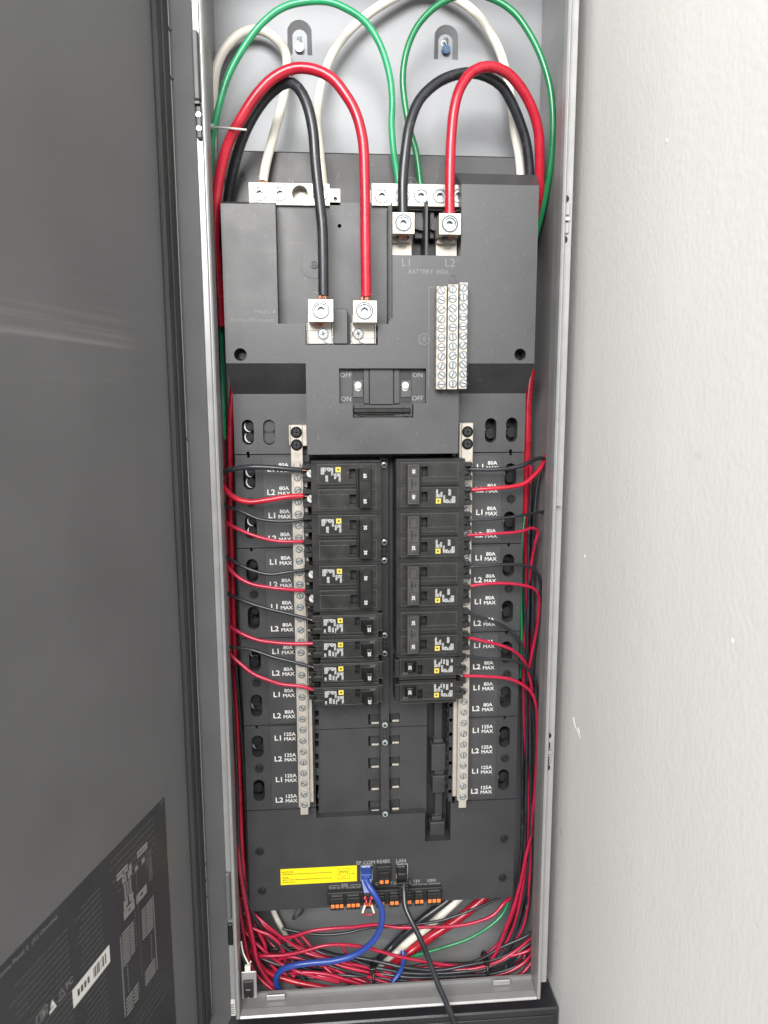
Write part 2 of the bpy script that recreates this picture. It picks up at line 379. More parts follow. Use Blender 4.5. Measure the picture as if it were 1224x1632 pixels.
# latch clips on the right flange
for v0, v1, z1c in ((307, 390, 0), (1163, 1228, 1)):
    zt, zb = Z(905, v0, 8), Z(900, v1, 8); x0 = XR + .3
    g = MB(RIM); h = zt - zb
    g.cyl(x0 + 1.2, zt - h * .12, 3.2, 7.3, 7.95, 16, DARKSTEEL); g.cyl(x0 + .8, zb + h * .10, 3.4, 7.3, 7.95, 16, DARKSTEEL)
    cm = BRIGHT if z1c else RIM
    g.box(x0, x0 + 5, 5.6, 7.9, zb + h * .56, zt - h * .22, cm, .5).box(x0, x0 + 4.6, 5.6, 7.9, zb + h * .21, zb + h * .42, cm, .5)
    g.box(x0, x0 + 5.4, 5.0, 7.9, zb + h * .45, zb + h * .53, BRIGHT, .5).box(x0 + .2, x0 + 3.5, 7.2, 7.9, zb + h * .42, zb + h * .45, DARKSTEEL)
    if z1c: g.box(x0 + 1.4, x0 + 2.6, 5.2, 7.9, zb + h * .58, zt - h * .26, DARKSTEEL).box(x0 + 1.2, x0 + 2.2, 5.2, 7.9, zb + h * .2, zb + h * .40, DARKSTEEL)
    g.build('latch_clip', cab)
g = MB(RIM); x, z = at(891, 805, 0); g.box(XR - 1, XR + 4, -.4, 8, z - .7, z + .7, c=.3).build('rivet', cab)
# hinge leaf seen between door and rim
for v0, v1 in ((50, 222),):
    zt, zb = Z(310, v0, 6), Z(318, v1, 6)
    g = MB(DARKSTEEL); h = zt - zb; g.box(XL - 6.4, XL - 1.0, 2.5, 7.9, zb + h * .36, zt, FLANGEP, 1.2)
    g.box(XL - 6.4, XL - 1.2, 2.2, 7.9, zb + h * .315, zb + h * .35, DARKSTEEL, .5)
    g.box(XL - 5.4, XL - .3, 3.5, 7.9, zb, zb + h * .31, FLANGEP, 1.2)
    for q in (.09, .22): g.cyl(XL - 3.0, zb + h * q, 2.0, 2.3, 3.6, 14, BRIGHT).box(XL - 4.4, XL - 1.6, 2.1, 2.35, zb + h * q - .4, zb + h * q + .4, DARKSTEEL)
    g.build('hinge_leaf', cab)
for v0, v1 in ((1390, 1505),):
    zt, zb = Z(365, v0, 6), Z(368, v1, 6); g = MB(DARKSTEEL); h = zt - zb
    g.box(XL - 6.4, XL - 1.0, 2.5, 7.9, zb + h * .36, zt, DOORP, 1.2).box(XL - 5.4, XL - .5, 3.5, 7.9, zb, zb + h * .3, DARKSTEEL, 1)
    g.build('hinge_leaf', cab)
# torn white paper tab under the lower left corner
x0, x1, z0, z1 = RC(365, 1594, 375, 1620, 6)
g = MB(LABELW); g.box(x0 - 1, x1, 6.8, 7.2, z0, z1)
for k in range(5): g.box(x0 + .5, x1 - 1, 6.6, 6.75, z0 + 2 + k * 2.6, z0 + 3 + k * 2.6, LABELT)
tag(g.build('paper_tag', cab), 'torn white paper tag under the corner')
# little rocker switch, lower left corner
x0, x1, z0, z1 = RC(385, 1549, 409, 1592, 14)
g = MB(RIM); g.box(x0, x1, 14, 15.6, z0, z1, c=.7); sw = g.build('switch_bracket', cab)
a0, a1, b0, b1 = RC(388, 1563, 404, 1590, 12)
g = MB(DEEP); g.box(a0, a1, 10.5, 13.9, b0, b1, c=.8).box(a0 + 2, a1 - 2, 8.8, 10.6, b0 + 2, (b0 + b1) / 2 + 2, TIE, .8)
g.cyl((a0 + a1) / 2, b0 + 3.0, .9, 8.3, 8.9, 10, BRIGHT); g.build('rocker_switch', sw)

# ---- door: C-shaped pan, swung open about 107 degrees
e1 = Vector((-0.2905, -0.9569)); e2 = Vector((0.9569, -0.2905))
LIP = Vector((X(263, 0, 12), 12.0))
ang = math.atan2(e1.y, e1.x)
def ad(u, v, t=0.0):
    x, f, z = ray(u, v); dv = Vector((x, f)); c0 = Vector((0.0, -D))
    k = (t - (c0 - LIP).dot(e2)) / dv.dot(e2); p = c0 + dv * k
    return (p - LIP).dot(e1), z * k
def dbuild(g, name, parent, first=False):
    o = g.build(name, origin=(0, 0, 0))
    o.parent = parent
    if first: o.location = (Vector((LIP.x, LIP.y, 0)) - Vector(ORG[cab])) / 1000; o.rotation_euler = (0, 0, ang)
    else: o.location = (0, 0, 0)
    return o
def door_mat():
    m = DOORP.copy(); m.name = 'scuffed_door_paint'; n = m.node_tree.nodes; l = m.node_tree.links; b = n['Principled BSDF']
    tc = n.new('ShaderNodeTexCoord'); mp = n.new('ShaderNodeMapping'); mp.inputs['Scale'].default_value = (2.2, 0, 190); mp.inputs['Rotation'].default_value = (0, 0.0, 0)
    l.new(tc.outputs['Object'], mp.inputs[0])
    nz = n.new('ShaderNodeTexNoise'); nz.inputs['Scale'].default_value = 1; nz.inputs['Detail'].default_value = 4; l.new(mp.outputs[0], nz.inputs[0])
    sp = n.new('ShaderNodeSeparateXYZ'); l.new(tc.outputs['Object'], sp.inputs[0])
    def band(sock, c, hw):
        a = n.new('ShaderNodeMath'); a.operation = 'SUBTRACT'; l.new(sock, a.inputs[0]); a.inputs[1].default_value = c
        q = n.new('ShaderNodeMath'); q.operation = 'ABSOLUTE'; l.new(a.outputs[0], q.inputs[0])
        r = n.new('ShaderNodeMapRange'); r.inputs[1].default_value = hw; r.inputs[2].default_value = hw * .55; l.new(q.outputs[0], r.inputs[0]); return r.outputs[0]
    s0, z0 = ad(190, 500); s1, z1 = ad(60, 560)
    bz = band(sp.outputs[2], (z0 + z1) / 2000, .040); bx = band(sp.outputs[0], .165, .11)
    th = n.new('ShaderNodeMapRange'); th.inputs[1].default_value = .50; th.inputs[2].default_value = .70; l.new(nz.outputs[0], th.inputs[0])
    p1 = n.new('ShaderNodeMath'); p1.operation = 'MULTIPLY'; l.new(bz, p1.inputs[0]); l.new(bx, p1.inputs[1])
    p2 = n.new('ShaderNodeMath'); p2.operation = 'MULTIPLY'; l.new(p1.outputs[0], p2.inputs[0]); l.new(th.outputs[0], p2.inputs[1])
    mx = n.new('ShaderNodeMix'); mx.data_type = 'RGBA'; mx.inputs['B'].default_value = (.185, .185, .185, 1)
    src = b.inputs['Base Color'].links[0].from_socket
    l.new(p2.outputs[0], mx.inputs['Factor']); l.new(src, mx.inputs['A']); l.new(mx.outputs['Result'], b.inputs['Base Color'])
    return m
DZ0, DZ1, DW, DT = -641.0, 450.0, 372.0, 23.8
g = MB(door_mat(), FLANGEP)
g.box(0, DW, -1.6, 0, DZ0, DZ1)                        # skin
g.box(-1.6, -.05, -1.6, DT, DZ0, DZ1, FLANGEP, .5)     # hinge-side flange
g.box(DW, DW + 1.5, -1.6, DT, DZ0, DZ1)
g.box(0, DW, 0, DT, DZ0 - .2, DZ0 + 1.2).box(0, DW, 0, DT, DZ1 - 1.2, DZ1 + .2)
g.cyl(0, 0, .1, 0, 0.01, 4)
door = dbuild(g, 'door', cab, True); tag(door, 'dark grey door swung open to the left')
g = MB(GASKET)
g.box(4, 27, .05, 5.0, DZ0 + 4, DZ1 - 4, c=1.6).box(13, 19, 5.02, 6.6, DZ0 + 4, DZ1 - 4, c=.7)
dbuild(g, 'gasket', door)
g = MB(RIM); g.box(.1, 2.0, .05, 3.4, DZ0 + 2, DZ1 - 2, c=.7)
for v in (50, 127, 1384, 1411, 1437, 700):
    z = ad(266 + v * .037, v)[1]; g.box(-.2, 2.6, 3.2, 5.2, z - 1.4, z + 1.4, FLANGEP, .5)
dbuild(g, 'drip_bead', door)
# specification label: dark sheet with light print
def dq(g, pts, t, mt):
    q = [ad(u, v, t) for u, v in pts]; g.add([(s, t, z) for s, z in q], [list(range(len(q)))], mt)
LS, LZ = ad(262, 1270, .3); LS2 = ad(281, 1632, .3)[0]
g = MB(LABELB); g.box((LS + LS2) / 2, DW - 20, .02, .3, DZ0 + 18, LZ)
T = .42
def q6(x, y): return (160 + x / 4.271, 1250 + y / 4.271)       # two enlarged views used for measuring
def q5(x, y): return (x / 6.8, 1400 + y / 6.8)
def qd(g, c, s1, s2, zh, mt):                                  # block at pixel c, extents in mm along the label
    s, z = ad(*c, T); g.box(s - s1, s + s2, T - .1, T, z - zh, z + zh, mt)
def rowgrid(a, b, n, w, mt, hh=.5):                            # stacked bars running from pixel a to pixel b
    (sa, za), (sb, zb) = ad(*a, T), ad(*b, T)
    for k in range(n):
        f = (k + .5) / n; z = za + (zb - za) * f; s = sa + (sb - sa) * f
        g.box(s - w / 2, s + w / 2, T - .1, T, z - abs(zb - za) / n * hh * .5, z + abs(zb - za) / n * hh * .5, mt)
for (x, y, w, zh) in ((418, 122, 16, 2.2),): qd(g, q6(x, y), 3.5, 3, zh*.7, LABELT)
for x, y in ((285, 448), (150, 600)): qd(g, q6(x, y), 8, 8, 3, LABELM)
for x, y in ((281, 747), (197, 853)): qd(g, q6(x, y), 8, 8, 4.2, LABELM); qd(g, q6(x, y), 2.2, 2.2, 1.2, LABELB)
for x, y in ((292, 519), (246, 573)): qd(g, q6(x, y), 2.2, 2.2, 2.2, LABELM)
qd(g, q6(340, 545), 3, 3, 15, LABELT)
s, z = ad(*q6(187, 705), T)
g.box(s - 5, s + 5, T - .1, T, z - 7, z + 7, LABELM)
for dx in (-1, 1):
    for dz in (-1, 1): g.box(s + dx * 5.4 - 1.6, s + dx * 5.4 + 1.6, T - .1, T, z + dz * 13 - 5, z + dz * 13 + 5, LABELM)
    g.box(s + dx * 2.2 - 1, s + dx * 2.2 + 1, T - .1, T, z - 14, z + 14, LABELM)
for k in range(5): g.box(s - 3.4, s + 3.4, T - .05, T + .1, z - 6 + k * 3, z - 5 + k * 3, LABELB)
rowgrid(q6(333, 790), q6(339, 1005), 11, 10.58, LABELM, .5); rowgrid(q6(293, 840), q6(301, 1050), 11, 5.98, LABELM, .5)
rowgrid(q6(172, 985), q6(182, 1220), 11, 10.58, LABELM, .5); rowgrid(q6(213, 940), q6(224, 1155), 11, 5.98, LABELM, .5)
rowgrid(q6(352, 1200), q6(357, 1310), 5, 9.66, LABELM, .5); rowgrid(q6(318, 1255), q6(322, 1360), 5, 6.44, LABELM, .5)
rowgrid(q6(200, 1425), q6(205, 1550), 5, 10.120000000000001, LABELM, .5); rowgrid(q6(242, 1365), q6(247, 1480), 5, 6.44, LABELM, .5)
rowgrid(q6(359, 755), q6(388, 1265), 46, 1.3800000000000001, LABELM, .6); rowgrid(q6(137, 1040), q6(170, 1585), 46, 1.84, LABELM, .6)
rowgrid(q6(344, 1015), q6(352, 1195), 9, 1.3800000000000001, LABELM, .3); rowgrid(q6(183, 1225), q6(196, 1415), 9, 1.3800000000000001, LABELM, .3)
rowgrid(q6(236, 860), q6(250, 1110), 10, 0.92, LABELM, .2); rowgrid(q6(262, 1340), q6(270, 1420), 4, 0.92, LABELM, .2)
def dline(a, b, hz, mt):
    (sa, za), (sb, zb) = ad(*a, T), ad(*b, T); dz = hz / 2
    g.add([(sa, T, za - dz), (sb, T, zb - dz), (sb, T, zb + dz), (sa, T, za + dz)], [(0, 1, 2, 3)], mt)
for a, b in (((246, 590), (262, 1330)), ((300, 520), (318, 560)), ((315, 440), (322, 560))):
    (sa, za), (sb, zb) = ad(*q6(*a), T), ad(*q6(*b), T); g.box(min(sa, sb), min(sa, sb) + .9, T - .1, T, zb, za, LABELT)
rg = random.Random(3)
def para(sa, sb, za, n, pitch, h, mt, jag=.3):                 # a block of unreadably small text lines
    for k in range(n):
        z = za - k * pitch; s = sa; e = sb - (rg.random() * (sb - sa) * jag)
        while s < e - 2:
            w = min(2 + rg.random() * 6, e - s); g.box(s, s + w * .86, T - .1, T, z - h / 2, z + h / 2, mt); s += w
s0, z0 = ad(*q6(365, 212), T); s1, z1 = ad(*q6(45, 545), T)
para(s0, s1, z0 - 1, 6, 6.2, 1.2, LABELT, .15)
s2, z2 = ad(*q5(1140, 120), T); s3 = ad(*q5(800, 420), T)[0]
para(s2 + 6, s3, z2 + 6, 34, 5.0, 1.3, LABELT, .25)
s4 = ad(*q5(760, 400), T)[0]; s5 = min(ad(*q5(0, 1150), T)[0], DW - 24)
para(s4 + 4, s5, z2 + 2, 44, 5.0, 1.3, LABELT, .35)
for n_, (sa, sb, za) in enumerate(((s2 + 4, s2 + 60, z2 - 205), (s2 + 4, s2 + 70, z2 - 240))): para(sa, sb, za, 6, 4.6, 1.2, LABELT, .3)
for a, b in ((440, 1290), (470, 1330)):
    s, z = ad(*q6(a, b), T); para(s, s + 75, z, 2, 7, .9, LABELT, .1)
spec = dbuild(g, 'specification_label', door)
# heading, marks and pictograms written along the label
def dtext(g, s, z, t, h, mt, ws=1.0, al='L', n=''):
    vs, fs = glyphs(t, .012); x0 = min(p[0] for p in vs); k = h / .7; x1 = max(p[0] for p in vs)
    # read from inside the cabinet: text runs towards the hinge
    a = {'L': x1, 'C': (x0 + x1) / 2}[al]
    g.add([(s - (px - a) * k * ws, T + .06, z + (pz - .35) * k) for px, pz in vs], fs, mt)
g = MB(LABELM)
s, z = ad(*q5(615, 395), T); dtext(g, s, z - 1, 'EcoFlow Smart Home Panel 2  (32 Circuits)', 2.8, LABELM, 1.3)
dbuild(g, 'label_marking', door); g = MB(LABELM)
s, z = ad(*q5(755, 1125), T); dtext(g, s, z, 'FC', 5, LABELM, 1.0, 'C')
dbuild(g, 'label_marking', door); g = MB(LABELM)
s, z = ad(*q5(570, 1370), T); g.add([(s - 4, T, z - 4.5), (s + 4, T, z - 4.5), (s, T, z + 4.5)], [(0, 1, 2)], LABELW)
dbuild(g, 'label_marking', door); g = MB(LABELM)
s, z = ad(*q5(670, 1245), T)
g.plate([(s - 4, z - 4), (s + 4, z - 4), (s, z + 4.5)], [[(s - 3, z - 3.2), (s + 3, z - 3.2), (s, z + 3)]], T, T - .1)
dbuild(g, 'label_marking', door); g = MB(LABELM)
s, z = ad(*q5(478, 1455), T); g.plate(rect(s - 3.5, s + 3.5, z - 4, z + 4), [rect(s - 2.8, s + 2.8, z - 3.3, z + 3.3)], T, T - .1); g.box(s - 1.4, s + 1.4, T - .1, T, z - 2, z + 2)
dbuild(g, 'label_marking', door); g = MB(LABELM)
s, z = ad(*q5(432, 1515), T); g.plate(rect(s - 3.5, s + 3.5, z - 4, z + 4), [rect(s - 2.8, s + 2.8, z - 3.3, z + 3.3)], T, T - .1)
dbuild(g, 'label_marking', door)
g = MB(LABELW)
(sa, za), (sb, zb) = ad(*q5(1188, 812), T), ad(*q5(790, 1312), T); zc = (za + zb) / 2; hz = 7.5
g.box(sa, sb, T, T + .12, zc - hz, zc + hz)
k = sa + 5; rb = random.Random(5)
while k < sb - 26:
    w = .5 + rb.random() * 1.6; g.box(k, k + w, T + .1, T + .2, zc - 4.2, zc + 4.6, LABELB if rb.random() < .7 else LABELT); k += w + .5 + rb.random() * 1.2
for k in range(4): g.box(sb - 20 + k * 4, sb - 17.5 + k * 4, T + .1, T + .2, zc - 2.5, zc + 2.8, LABELB if k > 1 else LABELT)
tag(dbuild(g, 'barcode_sticker', door), 'white barcode sticker')

# ------------------------------------------------------------------ black box under the cabinet
g = MB(BOXP)
g.box(-118, 243.2, 4, 126, -900, -654.0, c=1.6)
bx = empty('wiring_trough', 'glossy black metal box mounted directly beneath the grey cabinet', 'box', (60, 60, -900))
g.build('body', bx)
g = MB(BOXP); g.box(-112, 238, 2.8, 3.98, -892, -662, c=.5); g.build('front_lid', bx)

# ------------------------------------------------------------------ the black inner module
mod = empty('panel_module', 'charcoal plastic distribution panel module filling the inside of the cabinet', 'distribution panel', (56, 90, -540))
YC, YS, YB = 30.0, 60.0, 70.0
xl, xr = -93.5, 204.0                       # side plates
cl, cr = -19.7, 129.0                       # centre block
SEAM = [-51.0, -147.5, -244.0, -341.0, -438.8]
# rear plate and backing
zr = 246.5
g = MB(PLATE); g.box(-98, 212.5, 85, 112, 150, zr, c=1.5)
for u, v in ((386, 279),):
    x, z = at(u, v, 84); g.ring(x, z, 3.0, 5.2, 84.2, 18).cyl(x, z, 5.2, 84.2, 85.2, 18, cap=False).cyl(x, z, 2.8, 84.6, 84.9, 14, DARKSTEEL)
g.build('rear_plate', mod)
g = MB(DEEP); g.box(xl + 1, xr - 1, 92, 112, -530, 149.5); g.build('backing_tray', mod)
x, z = at(464, 288, 84); g = MB(FAINT); g.text('N', x, z, 84.7, 5, off=-.005); g.box(x - 24, x + 10, 84.6, 84.8, z - 4.2, z - 3.6)
x, z = at(655, 292, 84); g.ring(x, z, 5.2, 6.0, 84.7, 24); g.box(x - .5, x + .5, 84.6, 84.8, z - 1, z + 3.5); g.box(x - 3, x + 3, 84.6, 84.8, z - 1.8, z - 1); g.build('terminal_lettering', mod)

# main cover front, one sheet with cut-outs
def XC(u, v=450): return X(u, v, YC)
def ZC(v, u=560): return Z(u, v, YC)
zt_l, zb_c = Z(400, 325, YC), Z(420, 579, YC)
x441, x446 = X(441, 420, YC), X(446, 515, YC)
z515, z549 = Z(500, 516, YC), Z(540, 549.5, YC)
xa0, xa1 = X(487, 530, YC), X(602, 530, YC)
x618 = X(619, 430, YC); z330 = Z(619, 329, YC); z407 = Z(680, 407, YC)
x625, x735 = X(625, 370, YC), X(735, 370, YC); zt_r = Z(800, 294.5, YC)
SWX0, SWX1, SWZ0, SWZ1 = RC(540.5, 587, 679, 643, YC)
HX0, HX1, HZ0, HZ1 = RC(562, 643, 659, 666, YC)
outline = [(-95, zt_l), (x441, zt_l), (x441, z515), (xa0, z515), (xa0, z549), (xa1, z549), (xa1, z515), (x618, z515), (x618, z330), (x625, z330), (x625, z407), (x735, z407), (x735, zt_r),
           (203.5, zt_r), (203.5, zb_c), (cr, zb_c), (cr, SEAM[0] + 1.5), (cl, SEAM[0] + 1.5), (cl, zb_c), (-95, zb_c)]
h1 = at(383, 565, YC); h2 = at(829, 565, YC)
holes = [circ(*h1, 6.0), circ(*h2, 5.8), [(SWX0, SWZ0), (HX0, SWZ0), (HX0, HZ0), (HX1, HZ0), (HX1, SWZ0), (SWX1, SWZ0), (SWX1, SWZ1), (SWX0, SWZ1)]]
g = MB(COVER)
g.plate(outline, holes, YC, 72, hy=52)
cover = g.build('main_cover', mod, bevel=.7)
MB(DEEP).cyl(*h2, 6.4, 50, 51, 16).build('screw_well', mod)
g = MB(DEEP); x, z = h1; g.cyl(x, z, 6.4, 50, 51, 16); g.cyl(x + .6, z - .3, 3.6, 44, 50, 14, DARKSTEEL); g.box(x - 2, x + 3, 43.6, 44, z - .8, z + .2, TIEGREY)
g.build('screw_well', mod)
# top bevels and the sloped band below the front
g = MB(COVER)
zb1 = Z(795, 277.5, 56); zb2 = Z(395, 321, 40)
g.add([(x735, YC + .3, zt_r), (203.5, YC + .3, zt_r), (209, 56, zb1), (x735 - 2.5, 56, zb1), (x735, 84, zt_r), (203.5, 84, zt_r), (209, 84, zb1), (x735 - 2.5, 84, zb1)],
      [(0, 1, 2, 3), (2, 6, 7, 3), (1, 5, 6, 2), (0, 3, 7, 4)])
g.build('cover_top_bevel', mod); g = MB(COVER)
g.add([(-95, YC + .3, zt_l), (x441, YC + .3, zt_l), (x441, 42, zb2), (-95.5, 42, zb2), (x441, 84, zb2), (-95.5, 84, zb2)], [(0, 1, 2, 3), (3, 2, 4, 5)])
g.build('cover_top_bevel', mod)
zs = Z(420, 628, YS)
for a, b, a2, b2 in ((-95, cl, xl, cl), (cr, 203.5, cr, xr)):
    g = MB(COVER); g.add([(a, YC + .3, zb_c + .2), (b, YC + .3, zb_c + .2), (b2, YS, zs), (a2, YS, zs), (a, 84, zb_c), (a2, 84, zs)], [(0, 1, 2, 3), (0, 3, 5, 4)])
    g.build('sloped_band', mod)
zq = Z(395, 405, YC)
g = MB(PLATE); g.box(-94.5, x441 - .2, YC - .03, YC + .1, zq - .18, zq + .18); g.build('parting_line', mod)
# recessed plate behind the two service cables
g = MB(COVER); bh = at(541, 360, 50); bb = at(500.5, 421, 50)
g.plate(rect(x441 - 1, x618 + 1, z549 - 2, Z(520, 322, 50)), [circ(*bh, 1.9, 10)], 50, 80, hy=57)
g.ring(*bb, 12.6, 13.1, 49.9, 28).ring(*bb, 13.1, 13.6, 49.9, 28, y2=50.0)
g.cyl(*bb, 3.8, 48.4, 50.2, 18).ring(*bb, 1.2, 2.6, 48.2, 16, DEEP)
g.build('recessed_plate', mod, bevel=.3)
g = MB(COVER); g.box(x618 + .3, x618 + 1.2, YC - 2.2, YC, z515 + 4, z330 + 2, c=.3).build('cover_rib', mod); g = MB(COVER); g.box(x625 - 1.1, x625 - .2, YC - 2.5, YC + 30, z515 + 6, z330 + 3, c=.3); g.build('cover_rib', mod)
# pocket between the two main lugs
p0, p1, q0, q1 = RC(531, 492, 554, 550, 36)
g = MB(COVER); g.box(p0, p1, 34.5, 60, q0 + 1, q1, c=.6); g.build('divider_block', mod)
# lettering on the cover
g = MB(DIMPRINT); yy = YC - .12
g.text('L1', *(lambda p: (p[0], p[1]))(at(647, 418, YC)), yy, 7.4, FAINT, off=-.004)
g.text('L2', *at(717.5, 418.5, YC), yy, 7.4, FAINT, off=-.004)
g.text('BATTERY  BOX', *at(683.5, 433, YC), yy, 4.0, FAINT, off=0)
g.text('MAIN', *at(418, 497, YC), yy, 4.2, FAINT, off=-.003)
x, z = at(437.5, 497, YC); g.add([(x - 1.3, yy, z - 1.5), (x + 1.6, yy, z), (x - 1.3, yy, z + 1.5)], [(0, 1, 2)], FAINT)
g.text('Service Disconnect', *at(403, 509.5, YC), yy, 3.7, FAINT, off=0)
x, z = at(676, 540.5, YC); g.ring(x, z, 4.9, 5.4, yy, 22, FAINT)
for k, w in ((1, 3), (-.6, 2.2), (-2, 1.2)): g.box(x - w, x + w, yy, yy + .1, z + k - .25, z + k + .25, FAINT)
g.box(x - .25, x + .25, yy, yy + .1, z + 1, z + 3.6, FAINT)
x0, x1, z0, z1 = RC(683, 458, 693, 618, YC)
g.box(x0, x0 + .4, yy, yy + .1, z0, z1, FAINT).box(x0, x1, yy, yy + .1, z1, z1 + .4, FAINT)
x, z = at(722, 444, YC); g.ring(x, z, 2.4, 4.2, yy - .6, 18, COVER).cyl(x, z, 4.2, yy - .6, YC, 18, COVER, cap=False).cyl(x, z, 1.6, yy - .3, yy - .1, 12, COVER)
g.build('cover_lettering', mod)
# transfer switch pocket
g = MB(PLATE); g.box(SWX0 - 1, SWX1 + 1, 38, 50, HZ0 - 1, SWZ1 + 1)
a0, a1, _, _ = RC(589, 588, 627, 643, 34); g.box(a0, a1, 34.5, 38, SWZ0 - 1, SWZ1, c=.4)
for u0, u1 in ((579.5, 588), (628, 637)):
    b0, b1, _, _ = RC(u0, 588, u1, 643, 35); g.box(b0, b1, 35.5, 38, SWZ0, SWZ1, c=.3)
c0, c1, d0, d1 = RC(562, 645, 659, 665, 36)
g.box(c0 + 1, c1 - 1, 36.5, 38, d0 + .5, d1, c=.3)
for q in (.12, .84): g.box(c0 + (c1 - c0) * q, c0 + (c1 - c0) * (q + .07), 35.2, 37, d0 + 1, d1 - .5, c=.3)
swp = g.build('switch_pocket', mod)
g = MB(DEEP)
for u0, u1 in ((561.5, 579), (638, 655.5)):
    b0, b1, _, _ = RC(u0, 588, u1, 643, 38); g.box(b0, b1, 37.4, 38.2, SWZ0 + .5, SWZ1 - .5).box(b0 + .3, b1 - .3, 36.4, 37.6, SWZ0 + 6, SWZ1 - 11, COVER, .3)
b0, b1, e0, e1_ = RC(563.5, 650, 654, 658, 32); g.box(b0, b1, 31.5, 36, e0, e1_, TIE, .8).box(b0 + 3, b1 - 16, 33, 36.2, e0 - 1.6, e0 - .2, TIE, .3)
g.build('slide_bar', swp)
for u in (570.5, 646):
    x, z = at(u, 615, 33)
    g = MB(LABELW); g.cyl(x + .2, z - 1.8, 3.3, 35.6, 36.6, 16).cyl(x, z + .6, 3.2, 31.5, 36.4, 16, r1=3.5); g.build('toggle_knob', swp)
g = MB(DIMPRINT)
for t, u, v in (('OFF', 551, 597.5), ('ON', 551.5, 635.5), ('ON', 665.5, 597.5), ('OFF', 665.5, 634.5)): g.text(t, *at(u, v, 38), 37.85, 4.6, off=-.005)
g.build('switch_lettering', swp)

# terminal lugs -----------------------------------------------------
def socket_screw(r):
    g = MB(STEEL); n = 22
    g.ring(0, 0, r * .95, r * 1.04, .05, n, HOLE)
    g.ring(0, 0, r * .86, r * .95, -.8, n, y2=0.3).ring(0, 0, r * .78, r * .86, -.8, n).ring(0, 0, r * .70, r * .78, 1.0, n, HOLE, y2=-.8)
    hx_ = [(r * .46 * math.cos(math.pi / 3 * k + .2), r * .46 * math.sin(math.pi / 3 * k + .2)) for k in range(6)]
    g.plate(circ(0, 0, r * .70, n), [hx_], 1.0, 1.2, STEEL, hy=5.5)
    g.ring(0, 0, r * .44, r * .50, .9, 6, HOLE)
    g.add([(x, 5.2, z) for x, z in hx_], [list(range(6))], STEEL)
    return g
def lug(name, u0, v0, u1, v1, yf, yb, screws, label, plate=None):
    x0, x1, z0, z1 = RC(u0, v0, u1, v1, yf)
    g = MB(NICKEL); hs = []
    pos = [at(u, v, yf) for u, v, r in screws]
    hs = [circ(px, pz, r * .97, 22) for (px, pz), (u, v, r) in zip(pos, screws)]
    g.plate(rect(x0, x1, z0, z1), hs, yf, yb, hy=yf + 14)
    g.add([(x0, yb, z0), (x1, yb, z0), (x1, yb, z1), (x0, yb, z1)], [(0, 1, 2, 3)])
    if plate: plate(g, x0, x1, z0, z1)
    o = g.build(name, mod, bevel=.5); tag(o, label)
    return o, pos
SCR = {}
def put_screw(parent, kind, r, x, y, z, ry):
    if (kind, r) not in SCR:
        o = (socket_screw(r) if kind == 'socket' else slot_screw(r)).build('screw', parent, origin=(x, y, z), local=True); SCR[kind, r] = o; o.rotation_euler = (0, ry, 0); return o
    return clone(SCR[kind, r], parent, x, y, z, ry)
def slot_screw(r):
    g = MB(STEEL)
    g.ring(0, 0, r * .80, r, -.55, 14, y2=0.1).ring(0, 0, r * .78, r * .80, -.55, 14)
    s = r * .14
    for sg in (-1, 1):
        pts = [(r * .79 * math.cos(a), sg * max(s, r * .79 * math.sin(a))) for a in [math.asin(.18) + (math.pi - 2 * math.asin(.18)) * k / 8 for k in range(9)]]
        pts = [(pts[0][0], sg * s)] + pts + [(pts[-1][0], sg * s)]
        g.add([(x, -.5, z) for x, z in pts], [list(range(len(pts)))])
    g.box(-r * .8, r * .8, -.1, .05, -s * 1.2, s * 1.2, HOLE)
    g.ring(0, 0, r, r * 1.16, .02, 14, HOLE)
    return g
rr = random.Random(11)
# neutral block
def ntab(g, x0, x1, z0, z1):
    a0, a1, b0, b1 = RC(525, 301, 542, 327, 50); hx_, hz_ = at(534.5, 317, 50)
    g.plate(rect(x1 + .05, a1, b0, b1), [circ(hx_, hz_, 2.0, 12)], 50, 53, hy=53); g.cyl(hx_, hz_, 2.2, 53, 53.4, 12, DARKSTEEL)
lg, ps = lug('neutral_lug', 397, 292, 525, 326.5, 46, 84, [(413, 308, 7.7), (446, 308, 7.7), (478, 308.5, 7.7), (510, 309, 7.7)], 'four-hole neutral lug block at upper left', ntab)
for k, (x, z) in enumerate(ps):
    if k == 2: MB(NICKEL).cyl(x, z, 7.9, 58.8, 59, 18).box(x - .5, x + .5, 57.4, 58.9, z - 7, z + 2, HOLE).ring(x, z, 7.5, 7.9, 45.9, 22, HOLE).build('empty_socket', lg)
    else: put_screw(lg, 'socket', 7.4, x, 46, z, rr.random() * 6)
def gtab(g, x0, x1, z0, z1): g.box(x0 - 3, x0 - .05, 50, 84, z0 + 1, z1 - 5, c=.4)
lg, ps = lug('ground_lug', 592.5, 293.5, 752, 328.5, 46, 84, [(608.8, 312, 7.5), (640.6, 312, 7.5), (671.5, 312, 7.5), (701.6, 312, 7.5), (733, 311.5, 7.5)], 'five-hole ground lug block at upper middle', gtab)
for x, z in ps[:4]: put_screw(lg, 'socket', 7.4, x, 46, z, rr.random() * 6)
x, z = ps[4]; put_screw(lg, 'socket', 7.4, x - 1, 46, z, .4)
